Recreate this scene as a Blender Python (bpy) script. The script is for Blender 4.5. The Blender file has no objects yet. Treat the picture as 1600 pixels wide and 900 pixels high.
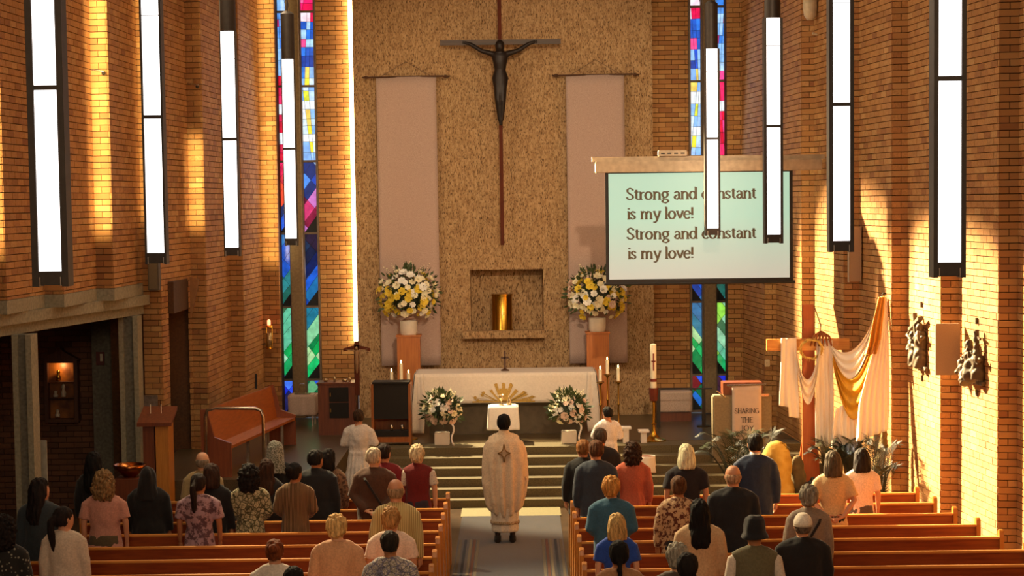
import bpy, bmesh, math, random
from math import sin, cos, pi, radians as R
from mathutils import Vector, Matrix, Quaternion, noise

random.seed(7)
SC = bpy.context.scene
COL = SC.collection

# ------------------------------------------------------------------ camera
F_PX, CXP, CYP = 3100.0, 800.0, 533.0
CAM_H = 4.62
PITCH, YAW, ROLL = 217.0 / 3100, 7.7 / 3100, 0.0125
fwd = Vector((-sin(YAW) * cos(PITCH), cos(YAW) * cos(PITCH), -sin(PITCH))).normalized()
r0 = fwd.cross(Vector((0, 0, 1))).normalized()
u0 = r0.cross(fwd).normalized()
RT = (r0 * cos(ROLL) - u0 * sin(ROLL)).normalized()
UP = (r0 * sin(ROLL) + u0 * cos(ROLL)).normalized()
cd = bpy.data.cameras.new('camera')
cam = bpy.data.objects.new('camera', cd)
COL.objects.link(cam)
cd.sensor_width = 36.0
cd.lens = F_PX / 1600 * 36.0
cd.shift_y = (CYP - 450) / 1600
cd.clip_end = 200
m = Matrix((RT, UP, -fwd)).transposed().to_4x4()
m.translation = (0, 0, CAM_H)
cam.matrix_world = m
SC.camera = cam
CAMP = Vector((0, 0, CAM_H))


def at(px, py, Y):
    """world point seen at photo pixel (px, py) on the plane y = Y"""
    d = fwd + RT * ((px - CXP) / F_PX) - UP * ((py - CYP) / F_PX)
    return CAMP + d * (Y / d.y)


def pix(p):
    d = Vector(p) - CAMP
    z = d.dot(fwd)
    return (CXP + F_PX * d.dot(RT) / z, CYP - F_PX * d.dot(UP) / z)


def atz(px, py, z):
    d = fwd + RT * ((px - CXP) / F_PX) - UP * ((py - CYP) / F_PX)
    return CAMP + d * ((z - CAM_H) / d.z)


# ------------------------------------------------------------------ world, lights, exposure
SC.view_settings.view_transform = 'Standard'
SC.view_settings.look = 'None'
SC.view_settings.gamma = 1
SC.view_settings.use_curve_mapping = False
SC.view_settings.exposure = 0.12
w = bpy.data.worlds.new('world')
SC.world = w
w.use_nodes = True
w.node_tree.nodes['Background'].inputs[0].default_value = (0.75, 0.85, 1.0, 1)
w.node_tree.nodes['Background'].inputs[1].default_value = 0.25


def light(kind, name, loc, tgt, power, col, **kw):
    d = bpy.data.lights.new(name, kind)
    d.energy = power
    d.color = col
    for k, v in kw.items():
        setattr(d, k, v)
    o = bpy.data.objects.new(name, d)
    COL.objects.link(o)
    o.location = loc
    v = Vector(tgt) - Vector(loc)
    o.rotation_euler = v.to_track_quat('-Z', 'Y').to_euler()
    return o


SUNC = (1.0, 0.77, 0.42)
WARMW = (1.0, 0.76, 0.50)
# unseen fill areas added behind the camera and under the ceiling
light('AREA', 'loft_fill', (0, -1.0, 8.2), (0, 30, 3.4), 760, WARMW, shape='RECTANGLE', size=9, size_y=2.5)
light('AREA', 'ceiling_fill', (0, 24, 9.3), (0, 24, 0), 260, WARMW, shape='RECTANGLE', size=6, size_y=16)
# low sun through the left clerestory by the sanctuary: rakes the right wall, the treads and the pews
light('SPOT', 'sun_shaft', (-4.1, 33.4, 8.9), (6.0, 24.4, 0.6), 88000, SUNC, spot_size=R(25), spot_blend=0.45, shadow_soft_size=0.12)
light('SPOT', 'sun_shaft', (-4.1, 34.9, 8.9), (5.5, 28.2, 1.3), 52000, SUNC, spot_size=R(27), spot_blend=0.5, shadow_soft_size=0.12)
light('SPOT', 'sun_shaft_step', (-3.2, 35.2, 8.8), (0.5, 29.9, 0.2), 16000, SUNC, spot_size=R(24), spot_blend=0.5, shadow_soft_size=0.12)
light('SPOT', 'sun_shaft_pew', (-5.2, 27.6, 9.0), (1.5, 20.0, 1.0), 9000, SUNC, spot_size=R(52), spot_blend=0.6, shadow_soft_size=0.15)

# spot added to lift the sanctuary panel, side area added to brighten the right wall
light('SPOT', 'panel_fill_spot', (1.5, 12, 9.2), (0.2, 36, 4.2), 5200, WARMW, spot_size=R(24), spot_blend=.6, shadow_soft_size=.15)
light('AREA', 'right_wall_fill', (-4.2, 26, 8.6), (5.6, 25, 3.4), 330, (1.0, 0.78, 0.50), shape='RECTANGLE', size=10, size_y=1.2)

# ------------------------------------------------------------------ materials
MATS = {}


def lin(h):
    if isinstance(h, str):
        h = h.lstrip('#')
        c = [int(h[i:i + 2], 16) / 255 for i in (0, 2, 4)]
        return tuple(x / 12.92 if x <= .04045 else ((x + .055) / 1.055) ** 2.4 for x in c) + (1,)
    return tuple(h[:3]) + (1,)


def nt(name):
    mt = bpy.data.materials.new(name)
    mt.use_nodes = True
    n = mt.node_tree
    return mt, n, n.nodes['Principled BSDF']


def ramp(n, fac, stops, interp='LINEAR'):
    r = n.nodes.new('ShaderNodeValToRGB')
    r.color_ramp.interpolation = interp
    e = r.color_ramp.elements
    while len(e) < len(stops):
        e.new(0.5)
    for i, (p, c) in enumerate(stops):
        e[i].position = p
        e[i].color = lin(c)
    n.links.new(fac, r.inputs[0])
    return r.outputs[0]


def tex(n, kind, scale, stretch=(1, 1, 1), coord='Object', **kw):
    tc = n.nodes.new('ShaderNodeTexCoord')
    mp = n.nodes.new('ShaderNodeMapping')
    mp.inputs['Scale'].default_value = stretch
    n.links.new(tc.outputs[coord], mp.inputs[0])
    t = n.nodes.new('ShaderNodeTex' + kind)
    if 'Scale' in t.inputs:
        t.inputs['Scale'].default_value = scale
    for k, v in kw.items():
        if k in t.inputs:
            t.inputs[k].default_value = v
        else:
            setattr(t, k, v)
    n.links.new(mp.outputs[0], t.inputs[0])
    return t


def bump(n, b, h, s=0.3, d=0.01):
    bp = n.nodes.new('ShaderNodeBump')
    bp.inputs['Strength'].default_value = s
    bp.inputs['Distance'].default_value = d
    n.links.new(h, bp.inputs['Height'])
    n.links.new(bp.outputs[0], b.inputs['Normal'])


def mix(n, a, b, fac=0.5, mode='MULTIPLY'):
    x = n.nodes.new('ShaderNodeMix')
    x.data_type = 'RGBA'
    x.blend_type = mode
    for s, v in ((6, a), (7, b), (0, fac)):
        if hasattr(v, 'is_linked'):
            n.links.new(v, x.inputs[s])
        elif s == 0:
            x.inputs[0].default_value = v
        else:
            x.inputs[s].default_value = lin(v)
    return x.outputs[2]


def plain(name, col, rough=0.6, metal=0.0, var=0.15, scale=12, stretch=(1, 1, 1), bmp=0.0, coat=0.0):
    if name in MATS:
        return MATS[name]
    mt, n, b = nt(name)
    t = tex(n, 'Noise', scale, stretch, Detail=4.0)
    c = lin(col)
    lo = tuple(x * (1 - var) for x in c[:3])
    hi = tuple(min(1, x * (1 + var)) for x in c[:3])
    n.links.new(ramp(n, t.outputs[0], [(0.3, lo), (0.7, hi)]), b.inputs['Base Color'])
    b.inputs['Roughness'].default_value = rough
    b.inputs['Metallic'].default_value = metal
    if coat:
        b.inputs['Coat Weight'].default_value = coat
    if bmp:
        bump(n, b, t.outputs[0], bmp, 0.01)
    MATS[name] = mt
    return mt


def wood(name, a, b_, rough=0.35, along='x'):
    if name in MATS:
        return MATS[name]
    mt, n, b = nt(name)
    st = {'x': (1, 14, 14), 'y': (14, 1, 14), 'z': (14, 14, 1)}[along]
    t = tex(n, 'Noise', 2.2, st, Detail=6.0, Roughness=0.62)
    n.links.new(ramp(n, t.outputs[0], [(0.3, a), (0.7, b_)]), b.inputs['Base Color'])
    b.inputs['Roughness'].default_value = rough
    bump(n, b, t.outputs[0], 0.12, 0.004)
    MATS[name] = mt
    return mt


def brickmat(name, stops, src):
    """src 'attr': per-brick random stored on the joined mesh; 'obj': random of the single brick object"""
    mt, n, b = nt(name)
    if src == 'attr':
        a = n.nodes.new('ShaderNodeAttribute')
        a.attribute_name = 'tone'
        f = a.outputs['Fac']
    else:
        a = n.nodes.new('ShaderNodeObjectInfo')
        f = a.outputs['Random']
    c = ramp(n, f, stops)
    t = tex(n, 'Noise', 38, (1, 1, 1), coord='Object' if src == 'attr' else 'Object', Detail=5.0, Roughness=0.7)
    c2 = mix(n, c, ramp(n, t.outputs[0], [(0.35, (.62, .58, .55)), (0.62, (1, 1, 1))]), 0.75)
    n.links.new(c2, b.inputs['Base Color'])
    b.inputs['Roughness'].default_value = 0.85
    bump(n, b, t.outputs[0], 0.35, 0.006)
    return mt


BR = [(0.0, '#9c683a'), (0.25, '#b48048'), (0.5, '#bc884e'), (0.75, '#aa7642'), (0.92, '#c4965c'), (1.0, '#945e36')]
BRICK_A = brickmat('brick_joined', BR, 'attr')
BRICK_O = brickmat('brick_single', BR, 'obj')
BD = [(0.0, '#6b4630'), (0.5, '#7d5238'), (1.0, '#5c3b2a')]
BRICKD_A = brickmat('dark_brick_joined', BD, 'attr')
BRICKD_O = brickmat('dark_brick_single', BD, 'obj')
MORTAR = plain('mortar', '#4c3018', 0.95, var=0.25, scale=30)
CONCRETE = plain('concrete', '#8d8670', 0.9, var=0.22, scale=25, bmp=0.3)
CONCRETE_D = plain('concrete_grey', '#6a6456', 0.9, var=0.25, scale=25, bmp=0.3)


# ------------------------------------------------------------------ mesh helpers
def tagp(o, label=None, cat=None, group=None, kind=None):
    if label: o['label'] = label
    if cat: o['category'] = cat
    if group: o['group'] = group
    if kind: o['kind'] = kind
    return o


def empty(name, loc=(0, 0, 0), rz=0, label=None, cat=None, group=None):
    o = bpy.data.objects.new(name, None)
    COL.objects.link(o)
    o.empty_display_size = 0.1
    o.location = loc
    o.rotation_euler = (0, 0, rz)
    return tagp(o, label, cat, group)


def mesh_obj(name, me, mat=None, parent=None):
    if mat is not None and not me.materials:
        me.materials.append(mat)
    o = bpy.data.objects.new(name, me)
    COL.objects.link(o)
    if parent is not None:
        o.parent = parent
    return o


class MB:
    def __init__(s):
        s.v = []; s.f = []; s.t = []

    def add(s, vs, fs, tone=None):
        k = len(s.v)
        s.v += [tuple(v) for v in vs]
        s.f += [tuple(i + k for i in f) for f in fs]
        s.t += [tone if tone is not None else 0.5] * len(fs)
        return s

    def box(s, x0, x1, y0, y1, z0, z1, M=None, tone=None):
        vs = [Vector((x, y, z)) for z in (z0, z1) for y in (y0, y1) for x in (x0, x1)]
        if M is not None:
            vs = [M @ v for v in vs]
        return s.add(vs, [(0, 2, 3, 1), (4, 5, 7, 6), (0, 1, 5, 4), (2, 6, 7, 3), (0, 4, 6, 2), (1, 3, 7, 5)], tone)

    def bar(s, p, q, w, h=None, up=Vector((0, 0, 1))):
        h = h or w
        p = Vector(p); q = Vector(q)
        d = (q - p)
        L = d.length
        d.normalize()
        if abs(d.dot(up)) > 0.98:
            up = Vector((0, 1, 0))
        x = d.cross(up).normalized()
        z = x.cross(d)
        M = Matrix((x, d, z)).transposed().to_4x4()
        M.translation = p
        return s.box(-w / 2, w / 2, 0, L, -h / 2, h / 2, M)

    def tube(s, pts, r, n=10, cap=True, flat=1.0):
        pts = [Vector(p) for p in pts]
        rs = r if isinstance(r, (list, tuple)) else [r] * len(pts)
        k = len(pts)
        vs = []
        ref = None
        for i in range(k):
            d = (pts[min(i + 1, k - 1)] - pts[max(i - 1, 0)])
            if d.length < 1e-7: d = Vector((0, 0, 1))
            d.normalize()
            if ref is None:
                ref = Vector((1, 0, 0)) if abs(d.x) < 0.8 else Vector((0, 1, 0))
            u = (ref - d * ref.dot(d)).normalized()
            v = d.cross(u)
            ref = u
            for j in range(n):
                a = 2 * pi * j / n
                vs.append(pts[i] + u * (cos(a) * rs[i]) + v * (sin(a) * rs[i] * flat))
        fs = [(i * n + j, i * n + (j + 1) % n, (i + 1) * n + (j + 1) % n, (i + 1) * n + j) for i in range(k - 1) for j in range(n)]
        if cap:
            fs.append(tuple(range(n - 1, -1, -1)))
            fs.append(tuple(range((k - 1) * n, k * n)))
        return s.add(vs, fs)

    def rings(s, rg, n=22, M=None, pw=2.0, mod=None):
        """rg: list of (cx, cy, z, rx, ry) horizontal rings bottom to top, closed"""
        vs = []
        for (cx, cy, z, rx, ry) in rg:
            for j in range(n):
                a = 2 * pi * j / n
                ca, sa = cos(a), sin(a)
                k = 1.0
                if pw != 2.0:
                    k = (abs(ca) ** pw + abs(sa) ** pw) ** (-1 / pw)
                if mod: k *= mod(a, z)
                p = Vector((cx + ca * rx * k, cy + sa * ry * k, z))
                vs.append(M @ p if M is not None else p)
        k = len(rg)
        fs = [(i * n + j, i * n + (j + 1) % n, (i + 1) * n + (j + 1) % n, (i + 1) * n + j) for i in range(k - 1) for j in range(n)]
        fs.append(tuple(range(n - 1, -1, -1)))
        fs.append(tuple(range((k - 1) * n, k * n)))
        return s.add(vs, fs)

    def lathe(s, prof, c=(0, 0, 0), n=20):
        return s.rings([(c[0], c[1], c[2] + z, max(r, 1e-4), max(r, 1e-4)) for r, z in prof], n)

    def ball(s, c, r, n=12, k=7, M=None):
        rx, ry, rz = r if isinstance(r, (tuple, list)) else (r, r, r)
        rg = []
        for i in range(k + 1):
            a = -pi / 2 + pi * i / k
            rg.append((0, 0, sin(a) * rz, max(cos(a), 0.02) * rx, max(cos(a), 0.02) * ry))
        T = Matrix.Translation(c)
        return s.rings(rg, n, T @ M if M is not None else T)

    def prism(s, poly, axis, a0, a1):
        """poly of 2-D points; axis 'x','y','z' extruded from a0 to a1"""
        def P(u, v, a):
            return {'x': (a, u, v), 'y': (u, a, v), 'z': (u, v, a)}[axis]
        k = len(poly)
        vs = [P(u, v, a0) for u, v in poly] + [P(u, v, a1) for u, v in poly]
        fs = [tuple(range(k - 1, -1, -1)), tuple(range(k, 2 * k))]
        fs += [(i, (i + 1) % k, k + (i + 1) % k, k + i) for i in range(k)]
        return s.add(vs, fs)

    def build(s, name, mat, parent=None, smooth=False, bevel=0.0, tone=False, M=None):
        me = bpy.data.meshes.new(name)
        vs = s.v
        if M is not None:
            vs = [tuple(M @ Vector(v)) for v in vs]
        me.from_pydata(vs, [], s.f)
        if tone:
            at_ = me.attributes.new('tone', 'FLOAT', 'FACE')
            at_.data.foreach_set('value', s.t)
        bm = bmesh.new(); bm.from_mesh(me)
        bmesh.ops.recalc_face_normals(bm, faces=bm.faces)
        if bevel:
            bmesh.ops.bevel(bm, geom=[e for e in bm.edges if e.is_manifold and e.calc_face_angle(0) > 0.5], offset=bevel, segments=2, affect='EDGES', clamp_overlap=True)
        bm.to_mesh(me); bm.free()
        if smooth:
            me.polygons.foreach_set('use_smooth', [True] * len(me.polygons))
            if smooth == 'auto':
                me.set_sharp_from_angle(angle=R(40))
        if isinstance(mat, (list, tuple)):
            for q in mat: me.materials.append(q)
            mat = None
        return mesh_obj(name, me, mat, parent)


TMP = bpy.data.scenes.new('tmp')


def remesh(mb, vox, smooth_it=2, M=None):
    """voxel-union of everything in the MB, returns a mesh"""
    me = bpy.data.meshes.new('tmp')
    me.from_pydata([tuple(M @ Vector(v)) for v in mb.v] if M is not None else mb.v, [], mb.f)
    bm = bmesh.new(); bm.from_mesh(me)
    bmesh.ops.recalc_face_normals(bm, faces=bm.faces)
    bm.to_mesh(me); bm.free()
    o = bpy.data.objects.new('tmp', me)
    TMP.collection.objects.link(o)
    md = o.modifiers.new('r', 'REMESH')
    md.mode = 'VOXEL'
    md.voxel_size = vox
    if smooth_it:
        sm = o.modifiers.new('s', 'SMOOTH')
        sm.iterations = smooth_it
        sm.factor = 0.5
    vl = TMP.view_layers[0]
    vl.update()
    dg = vl.depsgraph
    res = bpy.data.meshes.new_from_object(o.evaluated_get(dg), depsgraph=dg)
    bpy.data.objects.remove(o)
    bpy.data.meshes.remove(me)
    res.polygons.foreach_set('use_smooth', [True] * len(res.polygons))
    return res


def displace(me, fn):
    n = len(me.vertices)
    for v in me.vertices:
        v.co = v.co + fn(v.co, v.normal)
    me.update()


# ------------------------------------------------------------------ brick walls
UNIT = {}


def unit_brick(mat):
    if mat.name not in UNIT:
        b = MB().box(-.5, .5, -.5, .5, -.5, .5)
        o = b.build('brick', mat, bevel=0.012)
        UNIT[mat.name] = o.data
        bpy.data.objects.remove(o)
    return UNIT[mat.name]


CH, BL = 0.086, 0.24


class Wall:
    """brick faces on a base of mortar; the 300 bricks largest in view are objects of their own"""
    def __init__(s, name, am, om, single=300):
        s.base = MB(); s.bricks = []; s.name = name; s.am = am; s.om = om; s.single = single

    def face(s, p, q, z0, z1, thick=0.0, holes=(), phase=0):
        """brick face from plan point p to q, normal to the right-hand... outward side = left of p->q is inside the room"""
        p = Vector((p[0], p[1], 0)); q = Vector((q[0], q[1], 0))
        d = q - p; L = d.length; d.normalize()
        nrm = Vector((d.y, -d.x, 0))           # room side
        k0 = int(math.floor(z0 / CH))
        z = k0 * CH
        k = k0
        while z < z1 - 0.02:
            off = 0.0 if (k + phase) % 2 else -BL / 2
            x = off
            while x < L - 0.005:
                a, b = max(x, 0), min(x + BL, L)
                zz0, zz1 = max(z, z0), min(z + CH, z1)
                ok = b - a > 0.03 and zz1 - zz0 > 0.03
                for (h0, h1, g0, g1) in holes:
                    if a < h1 and b > h0 and zz1 > g0 + 0.01 and zz0 < g1 - 0.01:
                        if a < h0 - 0.03: b = h0
                        elif b > h1 + 0.03: a = h1
                        else: ok = False
                if ok:
                    c = p + d * ((a + b) / 2) + nrm * (-0.02 + random.uniform(0, 0.004))
                    c.z = (zz0 + zz1) / 2
                    s.bricks.append((c, math.atan2(d.y, d.x), b - a - 0.009, zz1 - zz0 - 0.010))
                x += BL
            z += CH
            k += 1

    def build(s, occl=None):
        root = s.base.build(s.name, MORTAR)
        root['kind'] = 'structure'

        def area(b):
            c, a, l, h = b
            d = Vector((cos(a), sin(a), 0)) * (l / 2)
            p0, p1 = pix(c - d), pix(c + d)
            if min(p0[0], p1[0]) < 2 or max(p0[0], p1[0]) > 1598 or not (3 < p0[1] < 897):
                return 0
            if occl and occl(p0[0], p0[1]): return 0
            return min(abs(p1[0] - p0[0]), 40) * h * F_PX / c.y
        order = sorted(range(len(s.bricks)), key=lambda i: -area(s.bricks[i]))
        single = set(order[:s.single])
        mb = MB()
        ub = unit_brick(s.om)
        for i, (c, a, l, h) in enumerate(s.bricks):
            M = Matrix.Translation(c) @ Matrix.Rotation(a, 4, 'Z')
            if i in single:
                o = bpy.data.objects.new('brick', ub)
                COL.objects.link(o)
                o.parent = root
                o.matrix_local = M @ Matrix.Diagonal((l, 0.05, h, 1))
            else:
                vs = [M @ Vector((x, y, z)) for x, y, z in ((-l / 2, -.025, -h / 2), (l / 2, -.025, -h / 2), (l / 2, -.025, h / 2), (-l / 2, -.025, h / 2), (-l / 2, .025, -h / 2), (l / 2, .025, -h / 2), (l / 2, .025, h / 2), (-l / 2, .025, h / 2))]
                mb.add(vs, [(0, 1, 2, 3), (0, 4, 5, 1), (3, 2, 6, 7), (0, 3, 7, 4), (1, 5, 6, 2)], random.random())
        me = bpy.data.meshes.new('brick_courses')
        me.from_pydata(mb.v, [], mb.f)
        a_ = me.attributes.new('tone', 'FLOAT', 'FACE')
        a_.data.foreach_set('value', mb.t)
        o = mesh_obj('brick_courses', me, s.am, root)
        o['kind'] = 'stuff'
        return root
WT = 9.6   # wall top
# ---- right wall: plan corners, far to near, stepping outward (X, Y)
def corner(px, Y, py=318): 
    p = at(px, py, Y)
    return (p.x, Y)

BACKY = 36.0
rp = [corner(1136, 35.45), corner(1160, 35.40), corner(1195, 33.5), corner(1213, 33.45),
      corner(1253, 31.3), corner(1273, 31.25), corner(1319, 29.37), corner(1343, 29.33),
      corner(1394, 27.6), corner(1419, 27.55), corner(1471, 25.87), corner(1499, 25.83),
      corner(1561, 24.34), corner(1592, 24.31), corner(1660, 22.9)]
rp.append((rp[-1][0] + .25, 22.88))
rp.append((rp[-1][0] + .1, 21.3))
wr = Wall('wall_right', BRICK_A, BRICK_O)
poly = [(x, y) for x, y in rp]
wr.base.prism([(x + .03, y + (.03 if i % 2 == 0 else .03)) for i, (x, y) in enumerate(poly)] + [(8.2, 21.3), (8.2, 36.4), (poly[0][0], 36.4)], 'z', 0, WT)
for i in range(len(rp) - 1):
    # room side is the -x side: the face runs near -> far so that normal (d.y,-d.x)... flip as needed
    p, q = rp[i], rp[i + 1]
    wr.face(p, q, 0, WT, phase=i % 2)
# ---- left wall
lp = [corner(434, 35.4), corner(408, 35.45), corner(377, 33.5), corner(357, 33.55),
      corner(319, 31.5), corner(295, 31.55), corner(248, 29.6), corner(219, 29.65),
      corner(174, 27.8), corner(147, 27.85), corner(95, 26.1), corner(66, 26.15),
      corner(5, 24.5), corner(-28, 24.55), corner(-90, 23.1)]
lp.append((lp[-1][0] - .25, 23.15))
lp.append((lp[-1][0] - .1, 21.3))
wl = Wall('wall_left', BRICK_A, BRICK_O)
ZB = 3.48
iC = 7   # from this corner toward the camera the wall is carried by the concrete beam
full = lp[:iC + 1]
wl.base.prism([(x - .03, y + .03) for x, y in full] + [(full[-1][0] - .3, full[-1][1]), (full[-1][0] - .3, 36.4), (full[0][0], 36.4)], 'z', ZB, WT)
wl.base.prism([(x - .03, y + .03) for x, y in lp[iC:]] + [(-8.4, 21.3), (-8.4, lp[iC][1])], 'z', ZB, WT)
# lower part with a doorway in the wide face between corner 5 and corner 6
wl.base.prism([(x - .03, y + .03) for x, y in lp[:6]] + [(lp[5][0] - .6, lp[5][1] - .2), (lp[5][0] - .6, 36.4), (full[0][0], 36.4)], 'z', 0, ZB)
wl.base.prism([(lp[6][0] - .03, lp[6][1] + .42), (lp[6][0] - .03, lp[6][1] + .03), (lp[7][0] - .03, lp[7][1] + .03), (lp[7][0] - .5, lp[7][1] + .03), (lp[7][0] - .5, lp[6][1] + .42)], 'z', 0, ZB)
wl.base.box(lp[5][0] - .55, lp[6][0] + .12, lp[6][1] + .4, lp[5][1], 3.0, ZB)
for i in range(len(lp) - 1):
    p, q = lp[i], lp[i + 1]
    z0 = 0 if i < iC else ZB
    hl = ()
    if i == 5:
        L = math.dist(p, q)
        hl = ((0.02, L - 0.42, -1, 3.0),)
    # room is on +x side: traverse q -> p gives normal (d.y,-d.x) = +x
    if i == 5:
        L = math.dist(p, q)
        hl = ((0.42, L - 0.05, -1, 3.0),)
    wl.face(q, p, z0, WT, phase=i % 2, holes=hl)
lamp_x = lambda x, y: (50 < x < 108 and y < 447) or (225 < x < 262 and y < 412) or (345 < x < 377 and y < 400) or (1290 < x < 1335 and y < 395) or (1460 < x < 1502 and y < 432)
wr.build(lamp_x); WL = wl.build(lamp_x)
# concrete blocks under each pleat, the beam and its lip
tb = MB()
for i in range(iC, len(lp) - 1):
    p, q = lp[i], lp[i + 1]
    tb.prism([(p[0] + .012, p[1] - .012), (q[0] + .012, q[1] - .012), (q[0] - .3, q[1] + .01), (p[0] - .3, p[1] + .3)], 'z', 3.31, 3.48)
o = tb.build('concrete_block', CONCRETE); o.name = 'trim_1'; o['kind'] = 'structure'
bA, bB = at(228, 470, 29.55), at(-60, 470, 23.6)
bm_ = MB()
dx = (bB.x - bA.x) / (bB.y - bA.y)
def beamseg(off0, off1, z0, z1, ya=29.62, yb=21.3):
    X = lambda y: bA.x + dx * (y - bA.y)
    return [(X(ya) + off0, ya), (X(yb) + off0, yb), (X(yb) - off1, yb), (X(ya) - off1, ya)]
bm_.prism(beamseg(0.03, .5, 0, 0), 'z', 3.16, 3.308)
bm_.prism(beamseg(-.06, .5, 0, 0), 'z', 3.02, 3.16)
o = bm_.build('trim_2', CONCRETE); o['kind'] = 'structure'
# arcade columns: pairs of concrete fins with a recess between
for k, (px0, px1, Y) in enumerate(((20, 50, 25.0), (187, 217, 29.0), (-115, -85, 21.8))):
    a, b = at(px0, 600, Y).x, at(px1, 600, Y).x
    c = MB().box(a, a + .07, Y, Y + .35, 0, 3.02).box(b - .07, b, Y, Y + .35, 0, 3.02)
    o = c.build('column', CONCRETE); o['kind'] = 'structure'
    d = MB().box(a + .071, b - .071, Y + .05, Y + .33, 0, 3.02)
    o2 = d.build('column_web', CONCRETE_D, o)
# side aisle behind the arcade
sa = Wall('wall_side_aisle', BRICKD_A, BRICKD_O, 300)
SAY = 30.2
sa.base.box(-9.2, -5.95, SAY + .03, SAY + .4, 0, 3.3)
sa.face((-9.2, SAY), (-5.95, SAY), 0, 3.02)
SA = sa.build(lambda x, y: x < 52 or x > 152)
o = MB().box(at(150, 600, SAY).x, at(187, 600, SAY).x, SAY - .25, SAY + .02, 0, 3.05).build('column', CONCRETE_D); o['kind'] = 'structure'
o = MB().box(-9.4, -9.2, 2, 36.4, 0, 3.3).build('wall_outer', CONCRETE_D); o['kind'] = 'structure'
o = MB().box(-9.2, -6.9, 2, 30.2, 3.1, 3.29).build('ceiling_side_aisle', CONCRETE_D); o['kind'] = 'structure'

# ---- back wall with the two window openings
LX0, LX1 = at(434, 318, BACKY).x, at(498, 318, BACKY).x
PX0, PX1 = at(556, 318, 35.9).x, at(1020.5, 318, 35.9).x
RX0, RX1 = at(1077, 318, BACKY).x, at(1137, 318, BACKY).x
wb = Wall('wall_back', BRICK_A, BRICK_O)
wb.base.box(LX1, PX0 - .09, BACKY - .0 + .03, BACKY + .3, 0.7, WT)
wb.base.box(PX1, RX0, BACKY + .03, BACKY + .3, 0.7, WT)
wb.base.box(-6, LX0 - .02, BACKY + .1, BACKY + .4, 0, WT)
wb.base.box(RX1 + .02, 6, BACKY + .1, BACKY + .4, 0, WT)
wb.base.box(-6, 6, BACKY + .6, BACKY + .8, 0, 0.7)
wb.face((LX1, BACKY), (PX0 - .09, BACKY), 0.74, WT)
wb.face((PX1, BACKY), (RX0, BACKY), 0.74, WT)
wb.build(lambda x, y: 945 < x < 1240 and 240 < y < 445)

# ---- reredos panel with its niche
mt, n, b = nt('reredos_stone')
t1 = tex(n, 'Noise', 9, (2.6, 1, 1), Detail=7.0, Roughness=0.78)
t2 = tex(n, 'Noise', 34, (1.7, 1, 0.6), Detail=3.0)
c = ramp(n, t1.outputs[0], [(0.30, '#745232'), (0.45, '#a8845a'), (0.6, '#c4a276'), (0.8, '#b48e64')])
c = mix(n, c, ramp(n, t2.outputs[0], [(0.36, '#5a3a20'), (0.46, '#ffffff')]), 0.8)
n.links.new(c, b.inputs['Base Color'])
b.inputs['Roughness'].default_value = 0.9
bump(n, b, t2.outputs[0], 0.8, 0.02)
STONE = mt
NX0, NX1 = at(735, 450, 35.85).x, at(849, 450, 35.85).x
NZ1, NZ0 = at(800, 421, 35.85).z, at(800, 518, 35.85).z
pn = MB()
ya, yb = 35.85, 36.25
pn.box(PX0, NX0, ya, yb, 0.7, WT).box(NX1, PX1, ya, yb, 0.7, WT).box(NX0, NX1, ya, yb, 0.7, NZ0).box(NX0, NX1, ya, yb, NZ1, WT)
pn.box(NX0 - .1, NX1 + .1, 36.4, 36.5, NZ0 - .1, NZ1 + .1).box(NX0 - .08, NX0, 36.2, 36.45, NZ0 - .1, NZ1 + .1).box(NX1, NX1 + .08, 36.2, 36.45, NZ0 - .1, NZ1 + .1).box(NX0 - .08, NX1 + .08, 36.2, 36.45, NZ0 - .08, NZ0).box(NX0 - .08, NX1 + .08, 36.2, 36.45, NZ1, NZ1 + .08)
o = pn.build('wall_reredos', STONE); o['kind'] = 'structure'
lg = MB().box(at(722, 520, 35.6).x, at(853, 520, 35.6).x, 35.6, 35.85, at(790, 529, 35.6).z, at(790, 517, 35.6).z)
o = lg.build('ledge', STONE, bevel=.01)
tagp(o, 'stone ledge below the niche that holds the gold tabernacle', 'ledge')
# concealed light strip in the slot between brick and stone
mt, n, b = nt('cove_light')
b.inputs['Base Color'].default_value = (1, .8, .5, 1)
b.inputs['Emission Color'].default_value = (1, .74, .36, 1)
b.inputs['Emission Strength'].default_value = 14.0
COVE = mt
zt = WT - .1
o = MB().box(PX0 - .075, PX0 - .012, 35.86, 35.96, at(557, 536, 35.9).z, zt).build('light_strip', COVE)
tagp(o, 'thin glowing vertical light strip between the orange brick and stone panel', 'light')

# ---- floors
mt, n, b = nt('nave_floor')
t = tex(n, 'Noise', 3, Detail=5.0)
n.links.new(ramp(n, t.outputs[0], [(.3, '#3b2c1f'), (.7, '#594430')]), b.inputs['Base Color'])
b.inputs['Roughness'].default_value = 0.28
FLOORM = mt
mt, n, b = nt('sanctuary_floor')
t = tex(n, 'Noise', 60, Detail=5.0)
n.links.new(ramp(n, t.outputs[0], [(.3, '#3e3222'), (.7, '#5c4c34')]), b.inputs['Base Color'])
b.inputs['Roughness'].default_value = 0.3
SANCT = mt
mt, n, b = nt('step_stone')
t = tex(n, 'Noise', 70, Detail=5.0)
n.links.new(ramp(n, t.outputs[0], [(.3, '#4c422c'), (.7, '#6c6040')]), b.inputs['Base Color'])
b.inputs['Roughness'].default_value = 0.75
STEPM = mt
o = MB().box(-9.4, 9.4, -3, 37, -.2, 0).build('floor', FLOORM); o['kind'] = 'structure'
SZ = 0.74
XS = -2.7
RIS, TR = SZ / 6, .29
steps_root = None
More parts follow.
